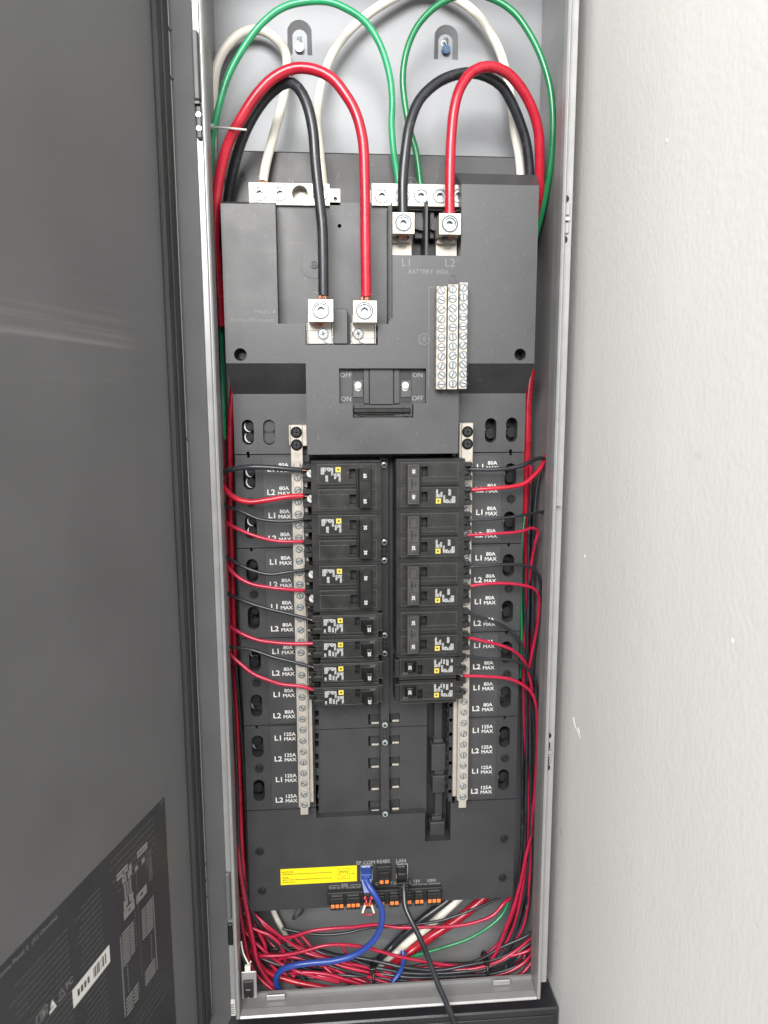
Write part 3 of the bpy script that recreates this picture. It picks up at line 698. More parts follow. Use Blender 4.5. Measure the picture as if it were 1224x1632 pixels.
# battery lugs in their window
g = MB(PLATE)
g.box(x625 - 1, x735, 68, 84, z407 - 2, Z(680, 329, 66)); a0, a1, b0, b1 = RC(676, 325, 681, 407, 40)
g.box(a0, a1, 34, 68, z407, b1, c=.5).cyl((a0 + a1) / 2, b1, 1.6, 34, 60, 12)
for u0, u1 in ((660, 674), (684, 692)):
    c0, c1, d0, d1 = RC(u0, 338, u1, 405, 58); g.box(c0, c1, 56, 68, d0 + 14, d1, c=.8); g.add([(c0, 50, d0 + 22), (c1, 50, d0 + 34), (c1, 68, d0 + 34), (c0, 68, d0 + 22), (c1, 50, d0 + 20), (c1, 68, d0 + 20)], [(0, 1, 2, 3), (0, 4, 1), (0, 3, 5, 4)])
c0, c1, d0, d1 = RC(637, 330, 735, 337, 55); g.box(c0, c1, 52, 68, d0, d1, c=.5)
g.build('battery_window', mod)
for i, (u0, v0, u1, v1, su, sv, px0, px1) in enumerate(((626, 338.5, 660.5, 372, 643, 355.5, 624.5, 656), (700, 340, 734.5, 373.5, 717, 357, 694.5, 728))):
    def base(g, x0, x1, z0, z1):
        a0, a1, b0, b1 = RC(px0, 381, px1, 407, 48); g.box(a0, a1, 46, 50, z407 - 1, b1, NICKEL, .4)
        g.box(x0 + 1, x1 - 1, 40.5, 47, z0 - 4.5, z0 - .05, NICKEL, .5); g.ring((x0 + x1) / 2, z0 + .5, .1, 6.4, 32.5, 16, DEEP)
    lg, ps = lug('battery_lug', u0, v0, u1, v1, 22, 46, [(su, sv, 8.2)], 'square battery terminal lug marked %s' % ('L1', 'L2')[i], base)
    put_screw(lg, 'socket', 7.4, ps[0][0], 22, ps[0][1], rr.random() * 6)
# main service lugs
for i, (u0, v0, u1, v1, su, sv, p0, p1, cu, ou) in enumerate(((491.5, 477, 531, 512.5, 511.5, 494.5, 488, 530, 515, 500), (563, 479, 600.5, 513.5, 581, 495.5, 560, 600, 571, 586))):
    def base(g, x0, x1, z0, z1):
        a0, a1, b0, b1 = RC(p0 + (3 if i == 0 else 1), 515, p1 - (1 if i == 0 else 3), 549, 33)
        g.box(a0, a1, 32.5, 35, b0 + .5, b1 + 8, NICKEL, .5)
        for xx in (a0 - 1.3, a1 + .25): g.box(xx, xx + 1.05, 31, 35, b0, b1, BRIGHT, .3)
        ox, oz = at(ou, 533, 32); g.plate(oval(ox, oz, 7, 12.5, 6) if False else [(ox + (5.5 + 3.8 * math.cos(t) if abs(t) < 1.6 else -5.5 + 3.8 * math.cos(t)), oz + 3.8 * math.sin(t)) for t in [-1.57 + k * .314 for k in range(11)]] + [(ox - 5.5 + 3.8 * math.cos(t), oz + 3.8 * math.sin(t)) for t in [1.57 + k * .314 for k in range(11)]],
                [[(ox + 5.5 + 3.3 * math.cos(t), oz + 3.3 * math.sin(t)) for t in [-1.57 + k * .314 for k in range(11)]] + [(ox - 5.5 + 3.3 * math.cos(t), oz + 3.3 * math.sin(t)) for t in [1.57 + k * .314 for k in range(11)]]], 32.35, 32.5, HOLE)
        for k in range(3): hx_, hz_ = at(cu + 2 + k * 3, 545 + k * 1.5, 32); g.box(hx_ - .8, hx_ + .8, 32.3, 32.5, hz_ - .7, hz_ + .9, HOLE)
    lg, ps = lug('service_lug', u0, v0, u1, v1, 12, 32.4, [(su, sv, 8.4)], 'square main service lug holding the %s cable' % ('black', 'red')[i], base)
    put_screw(lg, 'socket', 8.0, ps[0][0], 12, ps[0][1], rr.random() * 6)
    x, z = at(cu, 532, 31); g = MB(BRIGHT); g.cyl(x, z, 5.4, 30.2, 32.4, 20, r1=5.8).ring(x, z, 4.4, 5.2, 30.15, 20, HOLE).ring(x, z, 4.2, 4.4, 30.1, 20, HOLE)
    for a in (.3, .3 + math.pi / 2):
        c, s_ = math.cos(a), math.sin(a); g.add([(x + c * 2.4 - s_ * .5, 30.1, z + s_ * 2.4 + c * .5), (x - c * 2.4 - s_ * .5, 30.1, z - s_ * 2.4 + c * .5), (x - c * 2.4 + s_ * .5, 30.1, z - s_ * 2.4 - c * .5), (x + c * 2.4 + s_ * .5, 30.1, z + s_ * 2.4 - c * .5)], [(0, 1, 2, 3)], HOLE)
    g.build('clamp_screw', lg)

# ground terminal bars with their screws
for i, (u0, u1, v0, v1, sv0, sv1, us) in enumerate(((695.5, 711.5, 456, 620.5, 463, 613, 703.5), (713.5, 729.8, 453, 620.5, 461, 612, 721.5), (731.8, 744.8, 450, 620, 458.6, 611, 738.5))):
    y0 = 17 - i * 1.0
    x0, x1, z0, z1 = RC(u0, v0, u1, v1, y0); g = MB(NICKEL); g.box(x0, x1, y0, y0 + 9, z0, z1, c=.4).box(x0 + 2, x1 - 2, y0 + 9, YC, z0 + 5, z1 - 8)
    for k in range(11):
        zz = Z(us, sv0 + (sv1 - sv0) * k / 10, y0); g.box(x0 - .08, x0 + .3, y0 + 2.5, y0 + 6, zz - 1.5, zz + 1.5, DARKSTEEL)
    bar = g.build('ground_bar', mod)
    for k in range(11):
        f = k / 10; xx, zz = X(us, sv0 + (sv1 - sv0) * f, y0), Z(us, sv0, y0) + (Z(us, sv1, y0) - Z(us, sv0, y0)) * f
        put_screw(bar, 'slot', 3.5, xx, y0 - .05, zz, rr.random() * 3.1)

# side plates -------------------------------------------------------
def knock(par, x, z, sgn, kind, r):                    # what shows inside an oval opening
    g = MB(DEEP); g.box(x - 8, x + 8, 80, 82, z - 14, z + 14, DEEP)
    def crescent(cx, cz, a0, a1, y, mt):
        n = 10; A = [a0 + (a1 - a0) * k / n for k in range(n + 1)]
        vs = [(cx + 5.4 * math.cos(t), y, cz + 5.4 * math.sin(t)) for t in A] + [(cx + (5.4 - 1.5 * math.sin(math.pi * k / n)) * math.cos(t), y, cz + (5.4 - 1.5 * math.sin(math.pi * k / n)) * math.sin(t)) for k, t in enumerate(A)]
        g.add(vs, [(k, k + 1, n + 2 + k, n + 1 + k) for k in range(n)], mt)
    if kind in (0, 3):
        for dz in (5.4, -5.4):
            g.cyl(x + 1.2, z + dz, 4.4, 68, 80, 14, DARKSTEEL, r1=4.8).box(x - 1, x + 3.4, 67.6, 68, z + dz - .5, z + dz + .5, DEEP)
            if kind == 3: crescent(x + 1.0, z + dz, 2.2, 5.0, 67.2, LABELW)
    elif kind == 1:
        for dz in (5.6, -5.6): g.cyl(x, z + dz, 6.0, 64.5, 66, 18, PLATE)
        g.box(x - 6.2, x + 6.2, 66.5, 68, z - 12, z + 12, DEEP)
    else:
        dz = r.uniform(-5, 5)
        g.cyl(x + sgn * 2, z + dz, 5.4, 69, 80, 14, DARKSTEEL, r1=6.2); g.box(x - 6, x + 2, 72, 73, z - 2.5 + r.uniform(-4, 4), z + r.uniform(0, 2), TIEGREY, .4)
        if r.random() < .45: crescent(x + sgn, z - dz, 2.4, 4.4, 70, STEEL)  # steel arc, and the sliver below, put in as painted specular glints
        if sgn > 0: g.box(x - 5.6, x - 4.6, 64, 66, z + 1 + dz * .4, z + 3.5 + dz * .4, STEEL, .3)
    return g.build('opening_insert', par)
def crossscrew(g, x, z, y, r, mt=DARKSTEEL, a=.6):
    g.ring(x, z, r * .7, r, y - 1.2, 16, mt, y2=y + .2).ring(x, z, .01, r * .7, y - 1.25, 16, mt)
    for q in (a, a + math.pi / 2):
        c, s_ = math.cos(q), math.sin(q); l_, w_ = r * .58, r * .16
        g.add([(x + c * l_ - s_ * w_, y - 1.35, z + s_ * l_ + c * w_), (x - c * l_ - s_ * w_, y - 1.35, z - s_ * l_ + c * w_), (x - c * l_ + s_ * w_, y - 1.35, z - s_ * l_ - c * w_), (x + c * l_ + s_ * w_, y - 1.35, z + s_ * l_ - c * w_)], [(0, 1, 2, 3)], DEEP)
rk = random.Random(21)
ovx = {0: X(403, 946, YS), 1: X(809.5, 936, YS)}
for side, (a, b) in enumerate(((xl, cl - .3), (cr + .3, xr))):
    us = ((395, 689, 3), (429, 689, 1)) if side == 0 else ((782, 686, 2), (815.5, 685, 2))
    hs = []; g = MB(COVER); todo = []
    for u, v, kd in us:
        x, z = at(u, v, YS); hs.append(oval(x, z, 12.0, 25.5)); todo.append((x, z, 1, kd))
    nx = ovx[side]
    out = [(a, SEAM[0] + .5), (nx - 2, SEAM[0] + .5), (nx - 2, SEAM[0] + 3), (nx + 1, SEAM[0] + 3), (nx + 1, SEAM[0] + .5), (b, SEAM[0] + .5), (b, zs), (a, zs)]
    g.plate(out, hs, YS, 84, hy=72); o = g.build('upper_side_plate', mod, bevel=.5)
    for q in todo: knock(o, *q, rk)
names = [('L1', 'L2', 'L1', 'L2')] * 4
for side in (0, 1):
    for k in range(4):
        z1, z0 = SEAM[k] - .45, SEAM[k + 1] + .45; a, b = ((xl, cl + 1), (cr - 1, xr))[side]
        ox = ovx[side]; g = MB(PLATE); todo = []; hs = []
        for dz, kd in ((-23.7, 2), (-74.5, 2)):
            hs.append(oval(ox, SEAM[k] + dz, 12.4, 24.8)); todo.append((ox, SEAM[k] + dz, 1 if side else -1, 2 if side or k > 1 else (3 if k == 0 else 0)))
        out = [(a, z0), (ox - 2, z0), (ox - 2, z0 + 0), (b, z0), (b, z1), (ox + 1.2, z1), (ox + 1.2, z1 - 2.6), (ox - 1.6, z1 - 2.6), (ox - 1.6, z1), (a, z1)]
        out = [(a, z0), (b, z0), (b, z1), (ox + 1.2, z1), (ox + 1.2, z1 - 2.8), (ox - 1.6, z1 - 2.8), (ox - 1.6, z1), (a, z1)]
        g.plate(out, hs, YS, 84, hy=74)
        pl = g.build('circuit_plate', mod, bevel=.4)
        for q in todo: knock(pl, *q, rk)
        tag(pl, '%s circuit plate, %s from the top' % (('left', 'right')[side], ('first', 'second', 'third', 'lowest')[k]))
        # printed strip panel, slightly proud
        lx0, lx1 = (X(424, 946, YS), X(470, 946, YS)) if side == 0 else (X(746, 936, YS), X(796, 936, YS))
        MB(COVER).box(lx0, lx1, YS - .5, YS, z0 + 1.5, z1 - 2.2, c=.3).build('printed_strip', pl)
        g = MB(DARKSTEEL); g.cyl(ox + 1, SEAM[k] - 49, 5.4, YS - .3, YS + .4, 18, DEEP); crossscrew(g, ox + 1, SEAM[k] - 49, YS - .2, 4.0, a=rk.random()); g.build('plate_screw', pl)
        g = MB(PRINT); amp = '125A' if k == 3 else '80A'
        tx = X(437, 946, YS) if side == 0 else X(762, 936, YS)
        for j in range(4):
            zz = SEAM[k] - 13.4 - j * 23.9
            g.text('L%d' % (j % 2 + 1), tx - .2, zz - 1.2, YS - .65, 5.6, ws=1.1, off=.02)
            for t, dz in ((amp, 2.7), ('MAX', -2.7)): g.text(t, tx + 12.9, zz + dz, YS - .65, 3.8, ws=1.1, off=.02)
        g.build('lettering', pl)
g = MB(TIEGREY); x, z = at(416, 838, YS); g.text('SMART CIRCUIT MODULE', x, z, YS - .12, 5.0, rot=math.pi / 2, off=-.01)
x, z = at(421, 955, YS); g.text('SMART CIRCUIT MODULE', x, z - 20, YS - .12, 4.2, rot=math.pi / 2, off=-.012); g.build('moulded_lettering', mod)

# neutral bars ------------------------------------------------------
for side in (0, 1):
    xc, y0 = (-30.6, 45.0) if side == 0 else (141.0, 45.0)
    vt, vb = (677, 1298) if side == 0 else (674, 1287)
    uu = 473 if side == 0 else 741
    zt, zb = Z(uu, vt, y0), Z(484 if side == 0 else 739, vb, y0)
    g = MB(NICKEL); w = 5.9
    g.box(xc - w, xc + w, y0, y0 + 12, zb + 8, zt, c=.5).box(xc - 4.2, xc + 4.2, y0 - .9, y0, zb, zt - 38, c=.5)
    e = 1 if side == 0 else -1
    g.box(xc + e * w, xc + e * (w + 4.0), y0 + 6, y0 + 12, zb + 10, zt - 46, c=.4)
    if side == 0: g.box(xc + w + .05, xc + w + 4.4, y0 - .2, y0 + 12, zt - 21, zt, c=.5).box(xc - w - 1.6, xc - w - .05, y0 + .5, y0 + 10, zt - 20, zt, c=.5)
    else: g.box(xc - w - 2.2, xc - w - .05, y0 + .5, y0 + 12, zt - 40, zt, c=.5)
    g.box(xc - 2.8, xc + 2.8, y0 - 1.6, y0 - .9, zt - 44, zt - 36, c=.3)
    bar = tag(g.build('neutral_bar', mod), ('left', 'right')[side] + ' neutral terminal bar')
    for v in ((689, 709) if side == 0 else (688, 707.5)):
        x, z = at(473 if side == 0 else 742, v, y0); g = MB(DARKSTEEL); crossscrew(g, xc, z, y0 - .9, 5.7, a=.7); g.build('bar_screw', bar)
    za = Z(476 if side == 0 else 742, 742.5 if side == 0 else 738, y0 - 1); zz = Z(484 if side == 0 else 739, 1283 if side == 0 else 1270, y0 - 1)
    for k in range(31):
        put_screw(bar, 'slot', 3.1, xc + .2, y0 - 1.0, za + (zz - za) * k / 30, rr.random() * 3.1)

# centre base behind the breakers -------------------------------------
xb0, xb1 = X(501, 1200, YB), X(680, 1200, YB); zbs = Z(560, 1161, YB); znt = Z(600, 1299, YS)
slots = []; tabs = []
for us_, vs_, vt_ in (((587, 605), (1138, 1173, 1207.7, 1242, 1276), (1152.7, 1187, 1222.5, 1258, 1292.6)), ((620, 637), (1137, 1172, 1206, 1240, 1274), (1149, 1184, 1219, 1254.6, 1289.5))):
    for a, b in zip(vs_, vt_):
        slots.append(RC(us_[0], a, us_[1], b + 2, YB)); tabs.append((us_, b))
lad = [RC(502, v - 4.5, 508, v + 4.5, YB) for v in (1137, 1151, 1173, 1185, 1206, 1220, 1240, 1255, 1276, 1289)]
g = MB(PLATE)
for zlo, zhi in ((znt - 6, zbs - .4), (zbs + .4, SEAM[0])):
    hs = [rect(*s_) for s_ in slots + lad if s_[2] > zlo and s_[3] < zhi]
    g.plate(rect(xb0, xb1, zlo, zhi), hs, YB, 90, hy=84)
for s_ in slots: g.box(s_[0] + 2, s_[1] + .5, YB + 7, YB + 9, s_[2] - 1, s_[3] + 1)
base = g.build('base_plate', mod, bevel=.3)
g = MB(TIEGREY); x, z = at(548.5, 1176, YB); g.ring(x, z, .8, 2.2, YB - .2, 14); x, z = at(670, 1140, YB); g.cyl(x, z, 1, YB - .2, YB, 10); x, z = at(671, 1278, YB); g.cyl(x, z, 1.4, YB - .3, YB, 10); g.build('moulding_mark', mod)
sx0, sx1 = X(606, 1200, 62), X(620.5, 1200, 62)
g = MB(PLATE); zend = Z(613, 1300, 62); g.box(sx0, sx1, 61, 78, zend, SEAM[0] - 4, c=.6)
spine = g.build('bus_spine', mod)
sxc = (sx0 + sx1) / 2
for v in (741, 864, 893, 1012, 1041, 1155, 1183, 1297):
    z = Z(613, v, 60); g = MB(DARKSTEEL); g.cyl(sxc, z, 4.6, 59.6, 61, 14, DEEP).ring(sxc, z, 1.5, 3.0, 58, 14, STEEL, y2=58.4).ring(sxc, z, 3.0, 3.5, 58.4, 14, STEEL, y2=60).ring(sxc, z, .01, 1.5, 58.8, 12, DEEP); g.build('bus_screw', spine)
g = MB(DEEP)
for v in (872, 879, 886, 1020, 1027, 1033, 1164, 1170, 1176):
    z = Z(613, v, 60); g.box(sxc - 3.4, sxc - .8, 59.6, 61, z - 1.3, z + 1.3, c=.4).box(sxc + .8, sxc + 3.4, 59.6, 61, z - 1.3, z + 1.3, c=.4)
g.build('spine_chain', spine)
for us_, b in tabs:
    x0, x1, z0, z1 = RC(us_[0] + 5, b - 1.4, us_[1] - 1, b + 1.4, YB - 1)
    MB(NICKEL).box(x0, x1, YB - 1, YB + .6, z0, z1, c=.3).build('bus_tab', mod)
# deep channel on the right with its ribbon plugs
chx0, chx1 = X(682, 1230, 84), X(716, 1230, 84)
g = MB(DEEP); g.box(xb1, cr + 1, 86, 90, Z(700, 1345, 84), SEAM[0])
g.build('channel_floor', mod)
rb_ = empty('ribbon_cable', 'flat black ribbon cable with square plugs in the channel right of the breakers', 'ribbon cable', P(698, 1335, 84))
for u0, u1, v0, v1, y in ((692, 705, 1090, 1190, 80), (693, 705, 1262, 1312, 80)):
    x0, x1, z0, z1 = RC(u0, v0, u1, v1, y); MB(PLATE).box(x0, x1, y, y + 1.4, z0, z1, c=.4).build('ribbon', rb_)
for u0, u1, v0, v1 in ((687.5, 711, 1187, 1229), (689, 713, 1237, 1264), (685, 709, 1311, 1337)):
    x0, x1, z0, z1 = RC(u0, v0, u1, v1, 72); g = MB(PLATE); g.box(x0, x1, 72, 84, z0, z1, c=.7).box(x0 + 3, x1 - 3, 76, 84, z1, z1 + 4.5, TIEGREY, .5).box(x0 - .8, x0 + 1, 75, 84, z1 - 3, z1 + 3.5, DEEP).box(x1 - 1, x1 + .8, 75, 84, z1 - 3, z1 + 3.5, DEEP); g.build('plug', rb_)
# combs beside the bars
g = MB(DEEP)
for k in range(46):
    z = SEAM[0] - 6 - k * 8.4
    if z < SEAM[4] + 2: break
    g.box(X(493, 1200, 62), X(500.5, 1200, 62), 62, 80, z - 2.6, z + 2.6, c=.5)
    g.box(X(712, 1200, 62), X(721, 1200, 62), 60 + (k % 2) * 5, 80, z - 2.4, z + 2.4, c=.5)
g.box(X(721, 1200, 62), X(725, 1200, 62), 60, 84, SEAM[4] - 2, SEAM[0])
tag(g.build('comb', mod), kind='stuff')

# bottom plate ------------------------------------------------------
zbot = Z(612, 1441, YS)
n0, n1, m0, m1 = RC(677.5, 1284, 718, 1340, YS)
g = MB(PLATE)
g.plate([(xl, zbot), (xr, zbot), (xr, SEAM[4] - .45), (n1, SEAM[4] - .45), (n1, m0), (n0, m0), (n0, znt), (xb0 + 1, znt), (xb0 + 1, SEAM[4] - .45), (xl, SEAM[4] - .45)], [], YS, 84)
bot = g.build('bottom_plate', mod, bevel=.5)
for u, v in ((414, 1357), (418, 1420), (803.5, 1337), (801, 1399)):
    x, z = at(u, v, YS); g = MB(DARKSTEEL); g.cyl(x, z, 5.0, YS - .4, YS, 18, DEEP); crossscrew(g, x, z, YS - .3, 3.9, a=.4); g.build('plate_screw', bot)
g = MB(DIMPRINT); yp = YS - .15
for t, u, v, h in (('EF COM', 583, 1374.5, 4.2), ('RS485', 611, 1372.5, 4.2), ('LAN', 639, 1371.5, 4.2), ('ESS', 549.5, 1410.5, 3.6), ('12V', 664.5, 1404, 3.6), ('GEN', 687.5, 1403, 3.6), ('CT', 603, 1408, 3.6), ('T-L', 627, 1407, 3.6), ('2', 653, 1405.5, 3.6)):
    g.text(t, *at(u, v, YS), yp, h, off=.008)
for t, u, v in (('COM 12V A', 536, 1415), ('B COM 12V', 563, 1414), ('A  B', 611, 1377.5), ('COM 12V', 664, 1409.5), ('NC COM NO', 688, 1408.5)): g.text(t, *at(u, v, YS), yp, 2.2, off=.004)
for ua, ub, v in ((525, 541, 1411.5), (558, 574, 1410)):
    x0, x1, z0, z1 = RC(ua, v - 1, ub, v + 1, YS); g.box(x0, x1, yp, yp + .1, (z0 + z1) / 2 - .2, (z0 + z1) / 2 + .2)
    xe = x0 if ua < 530 else x1; g.box(xe - .2, xe + .2, yp, yp + .1, (z0 + z1) / 2 - 2.2, (z0 + z1) / 2)
g.build('port_lettering', bot)
# sticker
q = [at(447, 1385, YS), at(568.5, 1379.5, YS), at(569, 1404, YS), at(447.5, 1410.5, YS)]
sx0_, sx1_ = (q[0][0] + q[3][0]) / 2, (q[1][0] + q[2][0]) / 2; sz1, sz0 = (q[0][1] + q[1][1]) / 2, (q[2][1] + q[3][1]) / 2
g = MB(STICK); g.box(sx0_, sx1_, YS - .3, YS - .02, sz0, sz1); ys = YS - .36; H_ = sz1 - sz0; W_ = sx1_ - sx0_
g.text('NOTICE:', sx0_ + 2, sz1 - H_ * .2, ys, 2.3, STINK, align='L'); g.text('AVIS:', sx0_ + 2, sz1 - H_ * .56, ys, 2.3, STINK, align='L')
for fz, wf in ((.34, .67), (.70, .67), (.84, .19)):
    s_ = sx0_ + 2; rs_ = random.Random(int(fz * 100))
    while s_ < sx0_ + W_ * wf: w = 1 + rs_.random() * 3.2; g.box(s_, s_ + w * .82, ys, ys + .1, sz1 - H_ * fz - .38, sz1 - H_ * fz + .38, STINK); s_ += w
ix, iz = sx0_ + W_ * .825, (sz0 + sz1) / 2 + .3
g.plate(rect(ix - 6.6, ix + 6.6, iz - 6.3, iz + 6.3), [rect(ix - 6.1, ix + 6.1, iz - 5.8, iz + 5.8)], ys, ys + .1, STINK)
pin = [(-4.6, 3.6), (4.6, 3.6), (4.6, -1.2), (2.6, -2.4), (1.3, -4), (-1.3, -4), (-2.6, -2.4), (-4.6, -1.2)]
g.plate([(ix + a, iz + b) for a, b in pin], [[(ix + a * .88, iz + b * .86) for a, b in pin]], ys, ys + .1, STINK)
for k in range(7): g.box(ix - 3.3 + k * 1.1 - .2, ix - 3.3 + k * 1.1 + .2, ys, ys + .1, iz + .6, iz + 3.1, STINK)
ax = sx0_ + W_ * .945; g.box(ax - 1.8, ax + .6, ys, ys + .1, iz - .3, iz + .3, STINK).add([(ax + .4, ys, iz - 1.1), (ax + 2, ys, iz), (ax + .4, ys, iz + 1.1)], [(0, 1, 2)], STINK)
tag(g.build('notice_sticker', bot), 'yellow notice sticker with a network port drawing')
# connector row
g = MB(DEEP); hx0, hx1 = X(522, 1430, 54), X(704, 1430, 54); hz1, hz0 = Z(612, 1416.5, 57), Z(612, 1438, 54)
g.box(hx0, hx1, 54, YS, hz0, hz1, c=.6).build('connector_housing', bot)
CN = [(526.6, 547.7, 3), (552, 574, 3), (579, 594, 2), (600, 613, 2), (620.7, 635.6, 2), (641, 656, 2), (661, 675, 2), (681, 702.5, 3)]
for u0, u1, n in CN:
    x0, x1 = X(u0, 1430, 50), X(u1, 1430, 50); g = MB(TIE); g.box(x0, x1, 48.5, 54, hz0 - 3, hz1 - 3.2, c=.5).box(x0 + 1, x1 - 1, 51, 54, hz1 - 3.2, hz1 - 1.2, TIEGREY, .3); p = (x1 - x0) / n
    for k in range(n):
        c_ = x0 + p * (k + .5); g.box(c_ - p * .34, c_ + p * .34, 48.3, 49, hz1 - 7.5, hz1 - 5, DEEP).box(c_ - p * .2, c_ + p * .2, 48.4, 48.9, hz0 - 2.6, hz0 - 1.2, TIEGREY)
    tb = g.build('terminal_block', bot)
    g = MB(ORANGE)
    for k in range(n): c_ = x0 + p * (k + .5); g.box(c_ - p * .41, c_ + p * .41, 47.4, 49, hz0 + .6, hz0 + 4.6, c=.4)
    g.build('release_lever', tb)
x0, x1, z0, z1 = RC(600.6, 1380, 623, 1405, 56); g = MB(DEEP); g.box(x0, x1, 54.5, YS, z0, z1, c=.6).box(x0 + 2, x1 - 2, 51, 54.6, z0 - 2, z1 - 5, TIE, .4)
for f in (.3, .7): g.box(x0 + (x1 - x0) * f - 1.8, x0 + (x1 - x0) * f + 1.8, 50.8, 51.2, z0 + 6, z0 + 8.4, DEEP)
tb = g.build('terminal_block', bot); g = MB(ORANGE)
for f in (.31, .69): g.box(x0 + (x1 - x0) * f - 2.1, x0 + (x1 - x0) * f + 2.1, 49.8, 51.4, z0 + 1.4, z0 + 5.2, c=.4)
g.build('release_lever', tb)
for u0, u1, v0, v1 in ((574, 594, 1379, 1402), (631, 650, 1376, 1399)):
    g = MB(BRIGHT); x0, x1, z0, z1 = RC(u0, v0, u1, v1, YS); g.plate(rect(x0, x1, z0, z1), [rect(x0 + 1, x1 - 1, z0 + 1, z1 - 1)], YS - 1.2, YS)
    g.box(x0 + 1, x1 - 1, YS - .2, YS - .05, z0 + 1, z1 - 1, DEEP); g.build('network_port', bot)

# ------------------------------------------------------------------ circuit breakers
PX = .614
def white_print(g, x0, z1, y, dbl):
    rp = random.Random(4)
    cols = [(-24.3, 4.2, 14, 2.3), (-20.6, 9.8, 5.2, 0), (-17.0, 3.6, 13, 0), (-9.6, 5.6, 3.2, 0), (-7.4, 4.8, 4.4, 0)]
    # rows of tiny rotated characters
    spec_ = [(-24.6, -21.2, [(19, 12.2)]), (-22.4, -20.0, [(19, 15.2)]), (-20.2, -17.4, [(11.6, 5.4)] if not dbl else [(11.4, 5.6)]), (-19.4, -18.2, [(19, 17.4)]), (-14.4, -12.4, [(18.5, 11.5)]), (-11.6, -9.4, [(13.2, 7.6)]), (-9.2, -7.2, [(13.2, 10.2)]), (-7.2, -5.4, [(13.2, 5.2)])]
    if not dbl: spec_ += [(-24.4, -22.2, [(8.2, 5)]), (-16.4, -14.4, [(10, 5)]), (-13.2, -11.6, [(9.2, 5)])]
    for a, b, rg_ in spec_:
        for t, e in rg_:
            x = a
            while x < b - .3:
                z = t - rp.random() * .4
                while z > e: h = .4 + rp.random() * .6; w_ = .38 + rp.random() * .22; g.box(x, x + w_, y - .08, y, z - h, z); z -= h + .24
                x += .68
    g.ring(-16.4, 16.9, 1.3, 1.9, y - .08, 14); g.box(-16.8, -16.0, y - .08, y, 16.0, 17.8)
def square_mark(g, x, z, y, r=2.55):
    g.box(x - r * 1.25, x + r * 1.25, y - .03, y, z - r * 1.25, z + r * 1.25, DEEP)
    g.plate(rect(x - r, x + r, z - r, z + r), [rect(x - r * .30, x + r * .38, z - r * .34, z + r * .34)], y - .1, y)
    g.plate(rect(x - r * .30, x + r * .38, z - r * .34, z + r * .34), [rect(x - r * .14, x + r * .2, z - r * .16, z + r * .16)], y - .07, y, DEEP)
